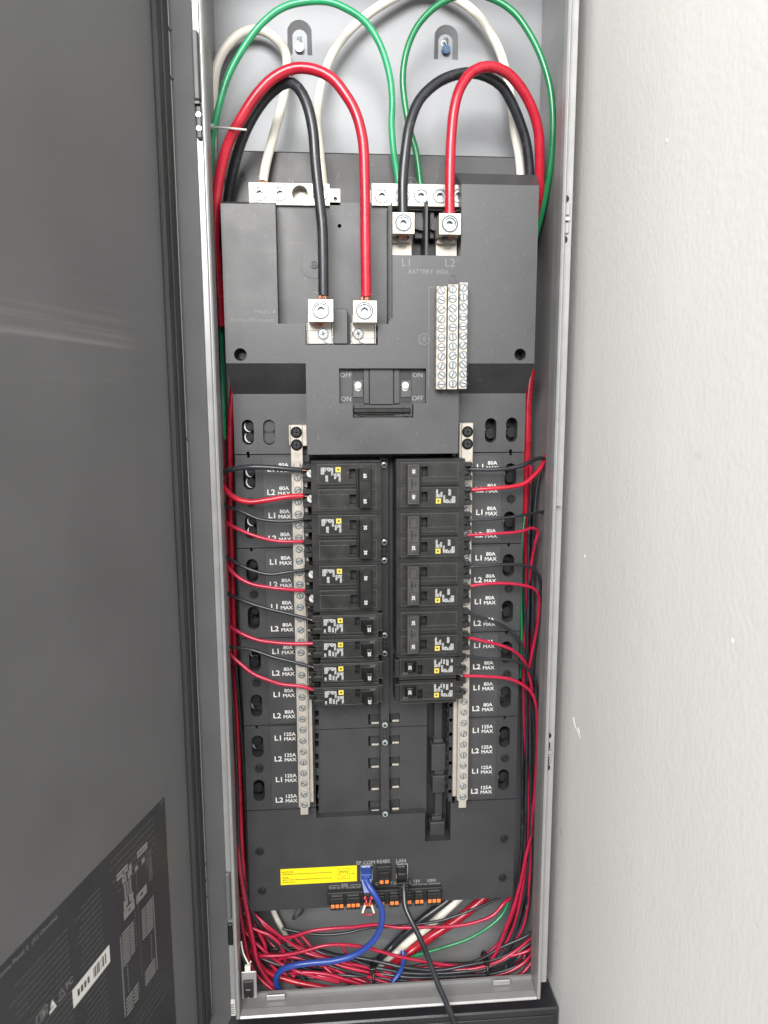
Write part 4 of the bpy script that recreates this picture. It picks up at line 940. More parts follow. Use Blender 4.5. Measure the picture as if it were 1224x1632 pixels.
def breaker2(root, nums, grey, shiny=False):
    g = MB(BREAKER); o0 = ORG[root]
    def bb(*a, **k): g.box(*a, **k)
    W2 = 34.2
    hl = [(3.3, 9.5, 7.5, 17), (3.3, 9.5, -17.6, -8.3)]
    # body front with two sunken handle windows
    g.plate(rect(-W2, W2, -25.2, 25.2), [rect(*h) for h in hl], 0, 46, hy=9)
    for h in hl: g.box(h[0] - 1, h[1] + 1, 8.5, 9, h[2] - 1, h[3] + 1, DEEP)
    for z0, z1 in ((3.4, 21.6), (-21.4, -3.4)):
        fr = [r_ for r_ in hl if r_[2] > z0 and r_[3] < z1]
        g.plate(rect(-27, 29.2, z0, z1), [rect(h[0] - .4, h[1] + .6, h[2] - .4, h[3] + .4) for h in fr], -1.1, 0)
    for z0, z1 in ((3.4, 21.6), (-21.4, -3.4)):
        for q in ((-27.4, 29.6, z1, z1 + .35), (-27.4, 29.6, z0 - .35, z0), (-27.4, -27.0, z0, z1), (29.2, 29.6, z0, z1)): g.box(q[0], q[1], -1.25, 0, q[2], q[3], EDGEHI)
    g.box(-27.5, 12, -1.6, 0, -1.4, .6, c=.5).box(-27.5, 12, -1.0, 0, 1.4, 2.6, c=.4).box(-W2, W2, -.9, 0, 23.2, 24.6, c=.4).box(-W2, W2, -.4, 0, 25.0, 25.2, EDGEHI).box(-W2 + .5, W2 - 1, -.7, 0, -24.4, -23.2, c=.2)
    g.box(-27, 3, -1.5, -1.1, -8.1, -7.7, EDGEHI).box(30.5, W2 - .2, -.5, 0, -8.2, -7.8).box(-W2, -27.5, -.35, 0, 4.2, 4.6).box(30, W2 - .2, -.35, 0, 13.4, 13.8)
    g.box(-12.2, -11.8, -1.5, -1.1, -21, -8)
    # terminal end cavities
    for z in (13, -12): g.box(-W2 - 9, -W2, 20, 46, z - 9, z + 9.5, c=.6).box(-W2 - 8.5, -W2 + .2, 5.5, 20, z + 4, z + 9, c=.6).box(-W2 - 8.5, -W2 + .2, 5.5, 20, z - 9, z - 4.6, c=.6)
    b = g.build('body', root, bevel=.35)
    for z in (12.5, -12.5):
        sm_ = SCREWW if shiny else DARKSTEEL
        g = MB(sm_); g.cyl(-W2 - .6, z, 3.7, 4.2, 10, 16, sm_)
        c_ = math.cos(.9) * 3.4; s_ = math.sin(.9) * 3.4
        g.add([(-W2 - .6 - c_ - .4, 4.1, z + s_), (-W2 - .6 - c_ + .4, 4.1, z + s_), (-W2 - .6 + c_ + .4, 4.1, z - s_), (-W2 - .6 + c_ - .4, 4.1, z - s_)], [(0, 1, 2, 3)], HOLE)
        g.cyl(-W2 - 5, z + 3, 4.2, 15, 24, 12, DEEP).cyl(-W2 - 5, z - 4, 4.2, 14, 24, 12, DEEP); g.build('terminal_screw', root)
    tm = TIEGREY if grey else TIE
    g = MB(tm); g.box(12.4, 24.2, -9.5, -1.2, -20.6, 18.6, c=.6)
    g.box(10.2, 12.4, -4.5, -1.2, -19.6, 17.6, TIE, .5)
    fr = [(14, 22.3, 5.6, 16.8), (14, 22.3, -19, -8.4)]
    if grey: g.plate(rect(12.8, 23.8, -20.2, 18.2), [rect(*f) for f in fr], -10.3, -9.4, hy=-9.4)
    for f in fr: g.box(f[0] + .5, f[1] - .5, -10.2, -9.3, f[2] + .5, f[3] - .5, tm, .4)
    hd = g.build('handle_tie', root, bevel=.2)
    g = MB(PRINT)
    for t, f in zip(nums, fr):
        if t: g.text(t, (f[0] + f[1]) / 2, (f[2] + f[3]) / 2, -10.32, 3.1, rot=-math.pi / 2, off=.02)
    if grey:
        for k, t in enumerate(('COMMON', 'TRIP')): g.text(t, 19.8 - k * 3.6, -1.4, -10.4, 2.0, TIE, rot=-math.pi / 2, ws=.8)
    g.build('handle_number', hd)
    g = MB(FINEP); white_print(g, 0, 0, -1.15, True); g.build('printed_text', root)
    g = MB(YELLOW); square_mark(g, -7.7, 16.6, -1.15); tag(g.build('square_mark', root), 'yellow square mark')
    g = MB(TIEGREY); g.text('OFF', 1.6, 12, -1.2, 1.5, rot=math.pi / 2, off=-.01).text('OFF', 1.6, -13, -1.2, 1.5, rot=math.pi / 2, off=-.01); g.build('moulded_text', root)
def breaker1(root, num):
    g = MB(BREAKER); W2 = 33.2; h = (7.2, 11.6, -2.5, 7.6)
    zt_, zb_ = 9.6, -9.7
    g.plate(rect(-28.6, 31, -12.2, 12.5), [rect(*h)], 2.2, 46, hy=11)
    g.box(h[0] - 1, h[1] + 1, 10.5, 11, h[2] - 1, h[3] + 1, DEEP)
    g.plate(rect(-26.5, 30, zb_, 6.9), [rect(h[0] - .4, h[1] + .5, h[2] - .4, 6.9 + .0 - .2)], 0, 2.2)
    g.box(-26.5, 30, .6, 2.2, 7.0, 8.4, c=.3).box(-28.4, 31, 1.4, 2.2, 10.6, 11.5, c=.3)
    g.box(-36, -26.4, 1, 20, 2.6, 8.6, c=.6).box(-33.5, -26.4, 3, 20, -5, 3, c=.6).box(-36, -26.4, 1, 20, -10.4, -4.6, c=.6)
    g.box(30, 35.4, 1.5, 24, -8.6, 9.4, c=.6).box(31, 34.6, .9, 1.5, 6.2, 6.6).cyl(32.8, 7.8, .8, .9, 1.5, 10)
    g.box(-2.5, 7, -.4, 0, 3.7, 4.0).box(13.5, 29.8, -.4, 0, 3.6, 3.9).box(-2.6, -2.3, -.4, 0, -9.5, 3.6).box(27, 27.3, -.4, 0, -9, -2).box(1, 1.3, -.3, 0, -9, 2)
    g.box(-42, -28.5, 24, 46, -11, 11.5, c=.6)
    for z in (6.5, -6): g.box(-41, -30, 12, 24, z - 2.6, z + 2.6, c=.5)
    for q in ((-28.4, 31, 12.2, 12.5, 2.1), (-26.5, 30, 8.4, 8.7, .5), (-26.5, 30, 6.9, 7.2, -.1), (-26.5, 30, -10.0, -9.7, -.1), (-26.7, -26.4, -9.7, 6.9, -.1), (29.7, 30, -9.7, 6.9, -.1), (30, 35.4, 9.3, 9.6, 1.4), (30, 35.4, -8.8, -8.5, 1.4), (-36, -26.6, 8.5, 8.8, .9), (-36, -26.6, 2.4, 2.7, .9), (-36, -26.6, -4.8, -4.5, .9)): g.box(q[0], q[1], q[4], q[4] + .5, q[2], q[3], EDGEHI)
    g.build('body', root, bevel=.3)
    g = MB(TIE); g.add([(18.2, -9, -8.6), (23.8, -9, -8.6), (23.8, -9, .6), (18.2, -9, .6), (12.4, 1, -8.2), (25.5, 1, -8.2), (25.5, 1, 4.2), (12.4, 1, 4.2)], [(0, 1, 2, 3), (0, 4, 5, 1), (1, 5, 6, 2), (2, 6, 7, 3), (3, 7, 4, 0)])
    hd = g.build('toggle_handle', root, bevel=.5)
    g = MB(PRINT); g.text(num, 21, -4, -9.05, 3.2, rot=-math.pi / 2, off=.02); g.build('handle_number', hd)
    g = MB(FINEP)
    ox, oz = 0, -9.7
    gg = MB(PRINT); white_print(gg, 0, 0, -.05, False)
    g.add([(x, y, z - 13.4) for x, y, z in gg.v], gg.f); g.build('printed_text', root)
    g = MB(YELLOW); square_mark(g, -7.9, 3.4, -.05); tag(g.build('square_mark', root), 'yellow square mark')
    g = MB(FAINT); g.text('2547', 24.5, 5.4, -.1, 1.9, rot=math.pi, off=-.004); g.build('date_code', root)
    g = MB(COPPER); g.cyl(-33.5, 9.5, .1, 12, 12.1, 3)
YF = 27.0
zL0, zR0 = Z(550, 734, YF), Z(690, 731, YF)
XLc, XRc = 17.6, 101.3
def place_breaker(x, z, poles, flip, nums, label, grey=False):
    root = empty('circuit_breaker', label, 'circuit breaker', (0, 0, 0), 'circuit breakers in two columns')
    if poles == 2: breaker2(root, nums, grey, 'thick black' in label or 'just above' in label)
    else: breaker1(root, nums[0])
    root.location = (x / 1000, YF / 1000, z / 1000); ORG[root] = (x, YF, z)
    if flip: root.rotation_euler = (0, math.pi, 0)
    return root
place_breaker(XLc, zL0 - 25.4, 2, 0, ('60', '60'), 'double circuit breaker topmost in the left column, fed by thick black and red wires')
place_breaker(XLc, zL0 - 76.2, 2, 0, ('30', '30'), 'double circuit breaker marked 30 in the left column')
place_breaker(XLc, zL0 - 127.0, 2, 0, ('50', '50'), 'double circuit breaker just above the four single ones in the left column')
for k, w in enumerate(('topmost', 'second', 'third', 'lowest')):
    place_breaker(XLc + .4, zL0 - 152.4 - 25.4 * (k + .5), 1, 0, ('20',), '%s of the four single circuit breakers in the left column' % w)
place_breaker(XRc, zR0 - 25.4, 2, 1, ('40', '40'), 'double circuit breaker marked 40 at the top of the right column', True)
place_breaker(XRc, zR0 - 76.2, 2, 1, ('20', ''), 'double circuit breaker directly below the one marked 40, right column', True)
place_breaker(XRc, zR0 - 127.0, 2, 1, ('20', ''), 'third double circuit breaker from the top in the right column', True)
place_breaker(XRc, zR0 - 177.8, 2, 1, ('20', '20'), 'lowest double circuit breaker in the right column, 20 on both handle ends', True)
place_breaker(XRc - .4, zR0 - 203.2 - 12.2, 1, 1, ('20',), 'upper of the two single circuit breakers in the right column')
place_breaker(XRc - .4, zR0 - 203.2 - 38.6, 1, 1, ('20',), 'lower of the two single circuit breakers in the right column, last of the column')

# ------------------------------------------------------------------ cables and wires
WOB = random.Random(17)
def wire(name, label, path, r, m_, cat='wire', group=None, n=10, strand=None, parts=None):
    pts = []
    for u, v, y in path:                               # nothing sinks into the cabinet floor
        if r < 2.6 and name != 'cable' and 0 < len(pts) < len(path) - 1: u += WOB.uniform(-1.3, 1.3); v += WOB.uniform(-1.1, 1.1)
        while y > 31 + r and Z(u, v, y) < WB + r + .4: y -= 1
        pts.append(P(u, v, y))
    b = pts[0]
    if not strand:
        g = MB(m_); g.tube(pts, r, n); o = g.build(name, origin=b); tag(o, label, cat, group); return o
    root = empty(name, label, cat, b, group)
    MB(m_).tube(pts, r, n).build('jacket', root)
    g = MB(COPPER); rq = random.Random(len(label))
    for (u0, v0, y0, u1, v1, y1, k) in strand:
        a, e = Vector(P(u0, v0, y0)), Vector(P(u1, v1, y1)); d = (e - a)
        for q in range(k):
            t = 2 * math.pi * q / k; rad = r * .72 * (1 if q % 3 else .4)
            off = Vector((math.cos(t) * rad, math.sin(t) * rad * .8, 0)); jit = Vector((rq.uniform(-1, 1) * .8, rq.uniform(-1, 1) * .6, 0))
            g.tube([a + off * .9, a + d * .5 + off * 1.08 + jit * .5, e + off + jit], .62, 6)
        for q in range(4):
            t = rq.random() * 6.28; off = Vector((math.cos(t), math.sin(t) * .6 - .5, 0)) * r; g.tube([a + off * .8, a + off * 1.3 + Vector((0, 0, 1.5)), a + off * rq.uniform(1.5, 2.1) + Vector((0, 0, rq.uniform(-1, 3)))], .16, 5, BRIGHT)
    g.build('copper_strands', root); return root
BIG = 'heavy cables looping through the top of the cabinet'
wire('power_cable', 'thick red cable arching over the left half down to the right-hand main service lug',
     [(352, 520, 70), (346, 430, 62), (342, 365, 52), (349, 288, 44), (364, 229, 36), (384, 190, 30), (410, 150, 26), (436, 124, 24), (469, 109, 22), (501, 111, 20), (528, 124, 19), (550, 150, 18), (567, 180, 18), (578, 222, 18), (581, 278, 19), (582, 327, 20), (582.5, 387, 21), (583.5, 473, 22)], 4.8, RED, 'cable', BIG, 16, [(583, 471, 22, 582.5, 481, 22, 13)])
wire('power_cable', 'thick black cable arching inside the red one down to the left-hand main service lug',
     [(358, 400, 78), (361, 345, 76), (364, 314, 72), (374, 261, 60), (390, 212, 50), (413, 170, 44), (436, 144, 38), (459, 131, 32), (475, 140, 28), (488, 163, 25), (498, 203, 23), (503, 261, 22), (510, 327, 22), (513.6, 362, 22), (515, 411, 22), (515.5, 471, 22)], 4.9, BLACK, 'cable', BIG, 16, [(515, 469, 22, 513, 479, 22, 12), (513, 511, 24, 508, 520, 25, 9)])
wire('power_cable', 'thick black cable arching from the battery lug marked L1 to the right side',
     [(642, 340, 30), (642, 288, 30), (647, 235, 31), (653.5, 196, 33), (668, 160, 36), (694, 134, 40), (720, 121, 44), (750, 116, 48), (776, 122, 52), (799, 137, 56), (815, 163, 60), (828, 193, 64), (838, 225, 67), (843, 261, 70), (845, 300, 74)], 4.8, BLACK, 'cable', BIG, 16, [(642, 370, 33, 641.5, 381, 33, 11)])
wire('power_cable', 'thick red cable arching from the battery lug marked L2 to the right side',
     [(716.6, 342, 30), (717, 278, 29), (719, 222, 29), (724, 173, 30), (733.6, 140, 31), (753, 114, 33), (779, 106, 36), (805, 114, 40), (828, 137, 45), (848, 173, 50), (858, 209, 55), (860, 248, 60), (860, 287, 66), (860, 306, 70), (853, 340, 78), (842, 390, 84), (836, 470, 88)], 4.8, RED, 'cable', BIG, 16, [(717, 340, 31, 717, 346, 31, 11), (717, 372, 34, 717, 382, 34, 11)])
wire('neutral_cable', 'short white cable looping up from the first neutral lug to the left wall',
     [(347, 420, 96), (338, 330, 95), (338, 281, 95), (338.5, 183, 98), (345, 108, 100), (361, 75, 102), (387, 52, 102), (416, 48, 100), (443, 65, 96), (456, 88, 92), (453, 147, 84), (437, 212, 76), (424, 261, 69), (419, 290, 66)], 4.6, WHITE, 'cable', BIG, 16, [(419, 286, 66, 417.5, 297, 66, 12)])
wire('neutral_cable', 'long white cable arching from the fourth neutral lug over the top to the right',
     [(516, 300, 66), (509.5, 242, 68), (505, 196, 74), (508, 154, 82), (518, 114, 90), (534, 78, 94), (567, 39, 97), (622, 0, 99), (676, -20, 100), (730, 0, 99), (763, 26, 98), (789, 65, 96), (805, 108, 94), (815, 163, 91), (820, 209, 88), (827, 248, 84), (831, 300, 82)], 4.4, WHITE, 'cable', BIG, 16)
wire('ground_cable', 'light green cable arching high over the left half to the ground lug',
     [(356, 700, 82), (352, 560, 80), (347, 450, 76), (339, 350, 72), (335, 294, 70), (338, 222, 66), (348, 173, 62), (364, 121, 60), (387, 78, 58), (416, 39, 56), (449, 13, 55), (485, 3, 54), (524, 3, 54), (554, 15, 54), (583, 36, 55), (606, 72, 56), (621, 121, 58), (625, 163, 60), (624, 196, 62), (627, 239, 64), (634, 284, 66), (636, 300, 66)], 3.2, LGREEN, 'cable', BIG, 14)
wire('ground_cable', 'dark green cable arching from the ground lug over the right half to the right wall',
     [(670.5, 300, 66), (663, 242, 68), (653, 206, 69), (645, 163, 70), (642, 121, 70), (649, 78, 70), (665, 42, 70), (688, 16, 69), (712, 0, 68), (750, -10, 66), (789, 0, 64), (819, 20, 62), (841, 49, 60), (861, 88, 58), (876, 137, 57), (881, 183, 57), (880, 235, 60), (874, 288, 66), (864, 337, 76), (855, 372, 82), (842, 420, 86), (836, 480, 88)], 3.1, GREEN, 'cable', BIG, 14)
# nylon tie round the green and red cables
g = MB(TIEN); a, b = Vector(P(336, 203, 56)), Vector(P(393, 207, 24))
g.tube([P(334, 205, 66), a, P(352, 203.5, 44), P(372, 205, 24.5), b], 1.0, 6); x, y, z = a; g.box(x - 2, x + 3, y - 3, y + 1, z - 2, z + 2.4, TIEN, .6)
tag(g.build('cable_tie', origin=a), 'white nylon cable tie round the green and red cables at upper left', 'cable tie')

# branch wires, left column
LB = 'branch wires reaching the left breaker column'
L_ = [(2.7, BLACK, 'thick black wire to the upper terminal of the topmost left breaker', [(350, 757, 60), (362, 750, 44), (395, 744.5, 36), (430, 745, 35), (465, 748, 36), (481, 749, 38)]),
      (2.8, RED, 'thick red wire to the lower terminal of the topmost left breaker', [(346, 740, 66), (353, 768, 56), (361, 782, 46), (375, 794, 40), (397, 800, 37), (425, 797, 36), (455, 792, 36), (483, 790, 38)]),
      (1.7, BLACK, 'thin black wire to the upper terminal of the left breaker marked 30', [(350, 798, 60), (362, 806, 48), (385, 816, 42), (410, 826, 39), (440, 831.5, 37), (470, 830, 37), (497, 825, 40)]),
      (1.8, RED2, 'thin red wire to the lower terminal of the left breaker marked 30', [(350, 820, 60), (361, 834, 48), (385, 846, 41), (410, 854.5, 38), (440, 861, 37), (470, 862.5, 37), (491, 862.5, 40)]),
      (1.8, BLACK, 'thin black wire to the upper terminal of the left breaker third from the top', [(352, 884, 62), (364, 891, 48), (385, 902, 41), (405, 911, 38), (430, 914.5, 36), (460, 912, 36), (489, 907.5, 39)]),
      (1.9, RED2, 'thin red wire to the lower terminal of the left breaker third from the top', [(352, 880, 62), (362, 899, 48), (376, 916, 41), (400, 929.5, 37), (430, 935.5, 36), (460, 939.5, 36), (485, 941, 40)]),
      (1.8, BLACK, 'dark wire to the topmost single left breaker', [(356, 938, 62), (367, 947, 50), (395, 959, 43), (425, 969, 40), (460, 979, 38), (495, 987.5, 37)]),
      (1.9, RED2, 'red wire to the second single left breaker', [(356, 985, 62), (366, 997, 48), (385, 1010, 42), (410, 1019, 39), (440, 1024, 38), (470, 1026, 37), (500, 1025.5, 36)]),
      (1.8, BLACK, 'dark wire to the third single left breaker', [(356, 1024, 62), (367, 1030, 50), (400, 1036, 43), (435, 1046, 40), (465, 1055, 38), (498, 1063, 37)]),
      (1.9, RED2, 'red wire sloping down to the lowest single left breaker', [(356, 1025, 62), (366, 1040, 48), (385, 1059, 42), (405, 1074, 39), (425, 1083.5, 37), (450, 1089.5, 36), (480, 1095, 35), (501, 1100, 35)])]
for r, m_, lb, path in L_:
    e = path[-1]; wire('branch_wire', lb, path, r, m_, 'wire', LB, 10, [(e[0] - 1, e[1], e[2], e[0] + 7, e[1] + 1, e[2], 5)])
RBR = 'branch wires reaching the right breaker column'
R_ = [(2.2, BLACK, 'thick black wire to the upper terminal of the right breaker marked 40', [(747, 747.5, 40), (780, 748, 38), (810, 746, 38), (833, 741, 40), (850, 734, 46), (862, 731, 52), (874, 734, 66)]),
      (2.2, RED, 'thick red wire to the lower terminal of the right breaker marked 40', [(750, 781, 40), (785, 779, 38), (815, 775.5, 39), (835, 769.5, 42), (850, 759, 46), (862, 744, 52), (870, 725, 64)]),
      (1.5, BLACK, 'thin black wire to the second double breaker, right column', [(738, 829, 40), (775, 827.5, 40), (815, 824, 42), (845, 820, 48), (868, 815, 60)]),
      (1.6, RED2, 'thin red wire to the second double breaker, right column, bending down at the wall', [(744, 853, 40), (790, 851, 40), (830, 847.5, 44), (850, 842, 50), (856, 846, 53), (853, 866, 58), (847, 895, 66), (843, 930, 72)]),
      (1.6, BLACK, 'thin black wire to the third double breaker, right column, curving down at the wall', [(738, 904, 40), (770, 901.5, 40), (810, 900, 42), (838, 902, 46), (852, 909, 50), (860, 925, 54), (861, 960, 58), (853, 1010, 62)]),
      (1.7, RED2, 'thin red wire to the third double breaker, right column, curving down at the wall', [(737, 937, 40), (765, 931.5, 40), (800, 929.5, 42), (830, 932.5, 44), (850, 938, 48), (859, 950, 52), (857, 990, 56), (848, 1040, 60), (842, 1070, 62)]),
      (1.6, BLACK, 'thin black wire to the lowest double right breaker', [(738, 973.5, 40), (765, 983, 40), (795, 995, 42), (815, 1006, 45), (830, 1025, 50), (838, 1050, 54), (842, 1085, 60)]),
      (1.7, RED2, 'thin red wire to the lowest double right breaker', [(738, 1014, 40), (765, 1020, 40), (795, 1027, 42), (818, 1037, 45), (835, 1053, 50), (844, 1072, 55), (848, 1100, 62)]),
      (1.5, BLACK, 'thin black wire to the upper single right breaker', [(740, 1044, 40), (770, 1049.5, 41), (810, 1052, 43), (832, 1058, 46), (848, 1073, 50), (855, 1095, 54), (857, 1140, 62)]),
      (1.8, RED2, 'red wire to the upper single right breaker, curving down along the wall to the floor', [(738, 1077, 40), (775, 1077.5, 41), (810, 1082, 43), (832, 1090, 45), (848, 1104, 48), (855, 1125, 50), (856, 1170, 54), (851, 1260, 60), (847, 1330, 62), (844.5, 1400, 60), (839, 1450, 58), (829, 1485, 56), (813, 1506, 56), (790, 1528, 55), (740, 1548, 54), (690, 1556, 54)])]
for r, m_, lb, path in R_: wire('branch_wire', lb, path, r, m_, 'wire', RBR)

# wires running down the two side gutters
gl = 'wires running down the left gutter'; gr = 'wires running down the right gutter'
wire('gutter_wire', 'dark red cable in the left gutter, nearest the side plates', [(372, 610, 84), (368, 660, 82), (367, 760, 82), (370, 900, 82), (375, 1060, 80), (381, 1230, 76), (387, 1380, 66), (393, 1440, 64), (402, 1500, 62), (420, 1545, 58), (460, 1562, 54), (520, 1575, 46), (570, 1586, 42), (640, 1592, 40)], 3.0, RED, 'wire', gl)
wire('gutter_wire', 'dark red wire in the left gutter, hugging the cabinet side', [(354, 695, 76), (358, 800, 74), (362, 920, 72), (367, 1040, 72), (372, 1160, 72), (377, 1300, 66), (382, 1377, 60), (386, 1411, 58), (394, 1453, 56), (404, 1498, 52), (412, 1535, 48), (427, 1560, 46), (445, 1576, 44), (475, 1590, 44)], 2.2, RED2, 'wire', gl)
wire('gutter_wire', 'black wire in the left gutter reaching the bottom, left one', [(362, 1000, 70), (371, 1120, 70), (378, 1230, 68), (380, 1345, 62), (386, 1390, 60), (394, 1432, 60), (404, 1458, 62), (425, 1490, 66), (455, 1518, 66), (510, 1540, 62)], 1.7, BLACK, 'wire', gl)
wire('gutter_wire', 'black wire in the left gutter reaching the bottom, right one', [(376, 1060, 74), (386, 1180, 72), (391, 1290, 68), (397, 1366, 64), (402, 1411, 62), (402.5, 1457, 62), (402, 1500, 66), (412, 1540, 62), (450, 1562, 56), (520, 1575, 48), (600, 1586, 42)], 1.7, BLACK, 'wire', gl)
wire('gutter_wire', 'red wire low in the left gutter beside the small rocker switch', [(372, 1230, 74), (376, 1350, 70), (380, 1430, 66), (386, 1480, 62), (398, 1530, 56), (410, 1556, 50), (425, 1570, 46), (445, 1586, 44)], 2.0, RED2, 'wire', gl)
wire('gutter_wire', 'short red wire deep in the left gutter', [(352, 715, 92), (358, 760, 90), (360, 860, 90), (363, 980, 88), (370, 1120, 88), (376, 1260, 86)], 2.6, RED, 'wire', gl)
wire('gutter_wire', 'green wire low in the left gutter', [(376, 1380, 88), (381, 1440, 86), (385, 1500, 80), (398, 1550, 68), (440, 1570, 60)], 3.0, GREEN, 'wire', gl)
wire('gutter_wire', 'big red cable dropping behind the cover on the right side', [(846, 590, 88), (841, 640, 86), (840, 690, 85), (838, 760, 86), (838, 850, 88), (838, 960, 90)], 4.6, RED, 'cable', gr)
wire('gutter_wire', 'red wire in the right gutter beside the side plates', [(846, 742, 74), (845, 790, 76), (842, 850, 78), (840, 930, 78), (836, 1060, 78), (836, 1150, 76), (840, 1217, 72), (842, 1290, 70), (841, 1350, 66), (834, 1410, 62), (820, 1470, 58), (803, 1510, 56), (786, 1535, 54), (750, 1556, 52), (690, 1566, 50)], 2.0, RED2, 'wire', gr)
wire('gutter_wire', 'green wire showing along the edge of the right side plates', [(836, 820, 80), (831, 866, 74), (830.5, 900, 72), (830, 960, 72), (830, 1028, 74), (829, 1080, 80)], 1.6, GREEN, 'wire', gr)
wire('gutter_wire', 'black wire in the right gutter, inner one', [(846, 770, 72), (843, 870, 72), (842, 960, 70), (838, 1080, 68), (838, 1200, 68), (836, 1320, 68), (832, 1420, 64), (822, 1480, 58), (806, 1512, 54), (786, 1540, 52), (745, 1560, 50), (690, 1568, 48)], 1.7, BLACK, 'wire', gr)
wire('gutter_wire', 'black wire in the right gutter, outer one', [(858, 1000, 70), (848, 1080, 64), (845, 1180, 62), (846, 1300, 62), (840, 1400, 60), (828, 1460, 56), (812, 1500, 54), (790, 1530, 52), (750, 1553, 51), (690, 1562, 50)], 1.7, BLACK, 'wire', gr)
wire('gutter_wire', 'red wire in the right gutter crossing low in front of the black ones', [(852, 1260, 70), (846, 1330, 62), (838, 1362, 58), (827, 1411, 56), (816, 1456, 54), (803, 1487, 52), (789, 1519, 52), (772, 1540, 52), (735, 1556, 51), (680, 1565, 50)], 1.9, RED2, 'wire', gr)
for k, (m_, u) in enumerate(((RED2, 843), (BLACK, 849), (BLACK, 834))):
    wire('gutter_wire', ('dull red wire deepest in the right gutter', 'black wire deep in the right gutter near the cabinet side', 'black wire deep in the right gutter near the plates')[k], [(u, 800, 98), (u - 2, 950, 98), (u - 1, 1150, 98), (u - 2, 1300, 96), (u - 6, 1400, 92), (u - 18, 1470, 84), (u - 42, 1520, 74), (u - 90, 1546, 64), (u - 170, 1558, 56)], 2.0, m_, 'wire', gr)

for lb, m_, path in (('black wire in the right gutter leaving behind the top red branch wire', BLACK, [(866, 735, 74), (857, 775, 72), (851, 850, 70), (849, 950, 70), (850, 1080, 70), (851, 1220, 68), (850, 1340, 64), (845, 1420, 60), (836, 1466, 58), (818, 1500, 56), (780, 1538, 54), (720, 1556, 53)]),
                     ('black wire in the right gutter crossing from the plates to the cabinet side', BLACK, [(832, 870, 78), (836, 980, 74), (845, 1100, 68), (852, 1180, 64), (853, 1290, 62), (848, 1390, 60), (838, 1452, 58), (822, 1490, 56), (790, 1522, 56)]),
                     ('red wire in the right gutter tucked behind the black ones', RED2, [(850, 960, 84), (846, 1080, 82), (841, 1200, 80), (838, 1320, 78), (830, 1410, 72), (815, 1466, 66), (790, 1508, 62), (750, 1540, 58)]),
                     ('black wire in the right gutter hanging against the plate edge', BLACK, [(834, 1010, 80), (832, 1120, 78), (833, 1240, 76), (831, 1340, 74), (825, 1410, 70), (812, 1462, 64), (796, 1500, 60)])):
    wire('gutter_wire', lb, path, 1.7, m_, 'wire', gr)
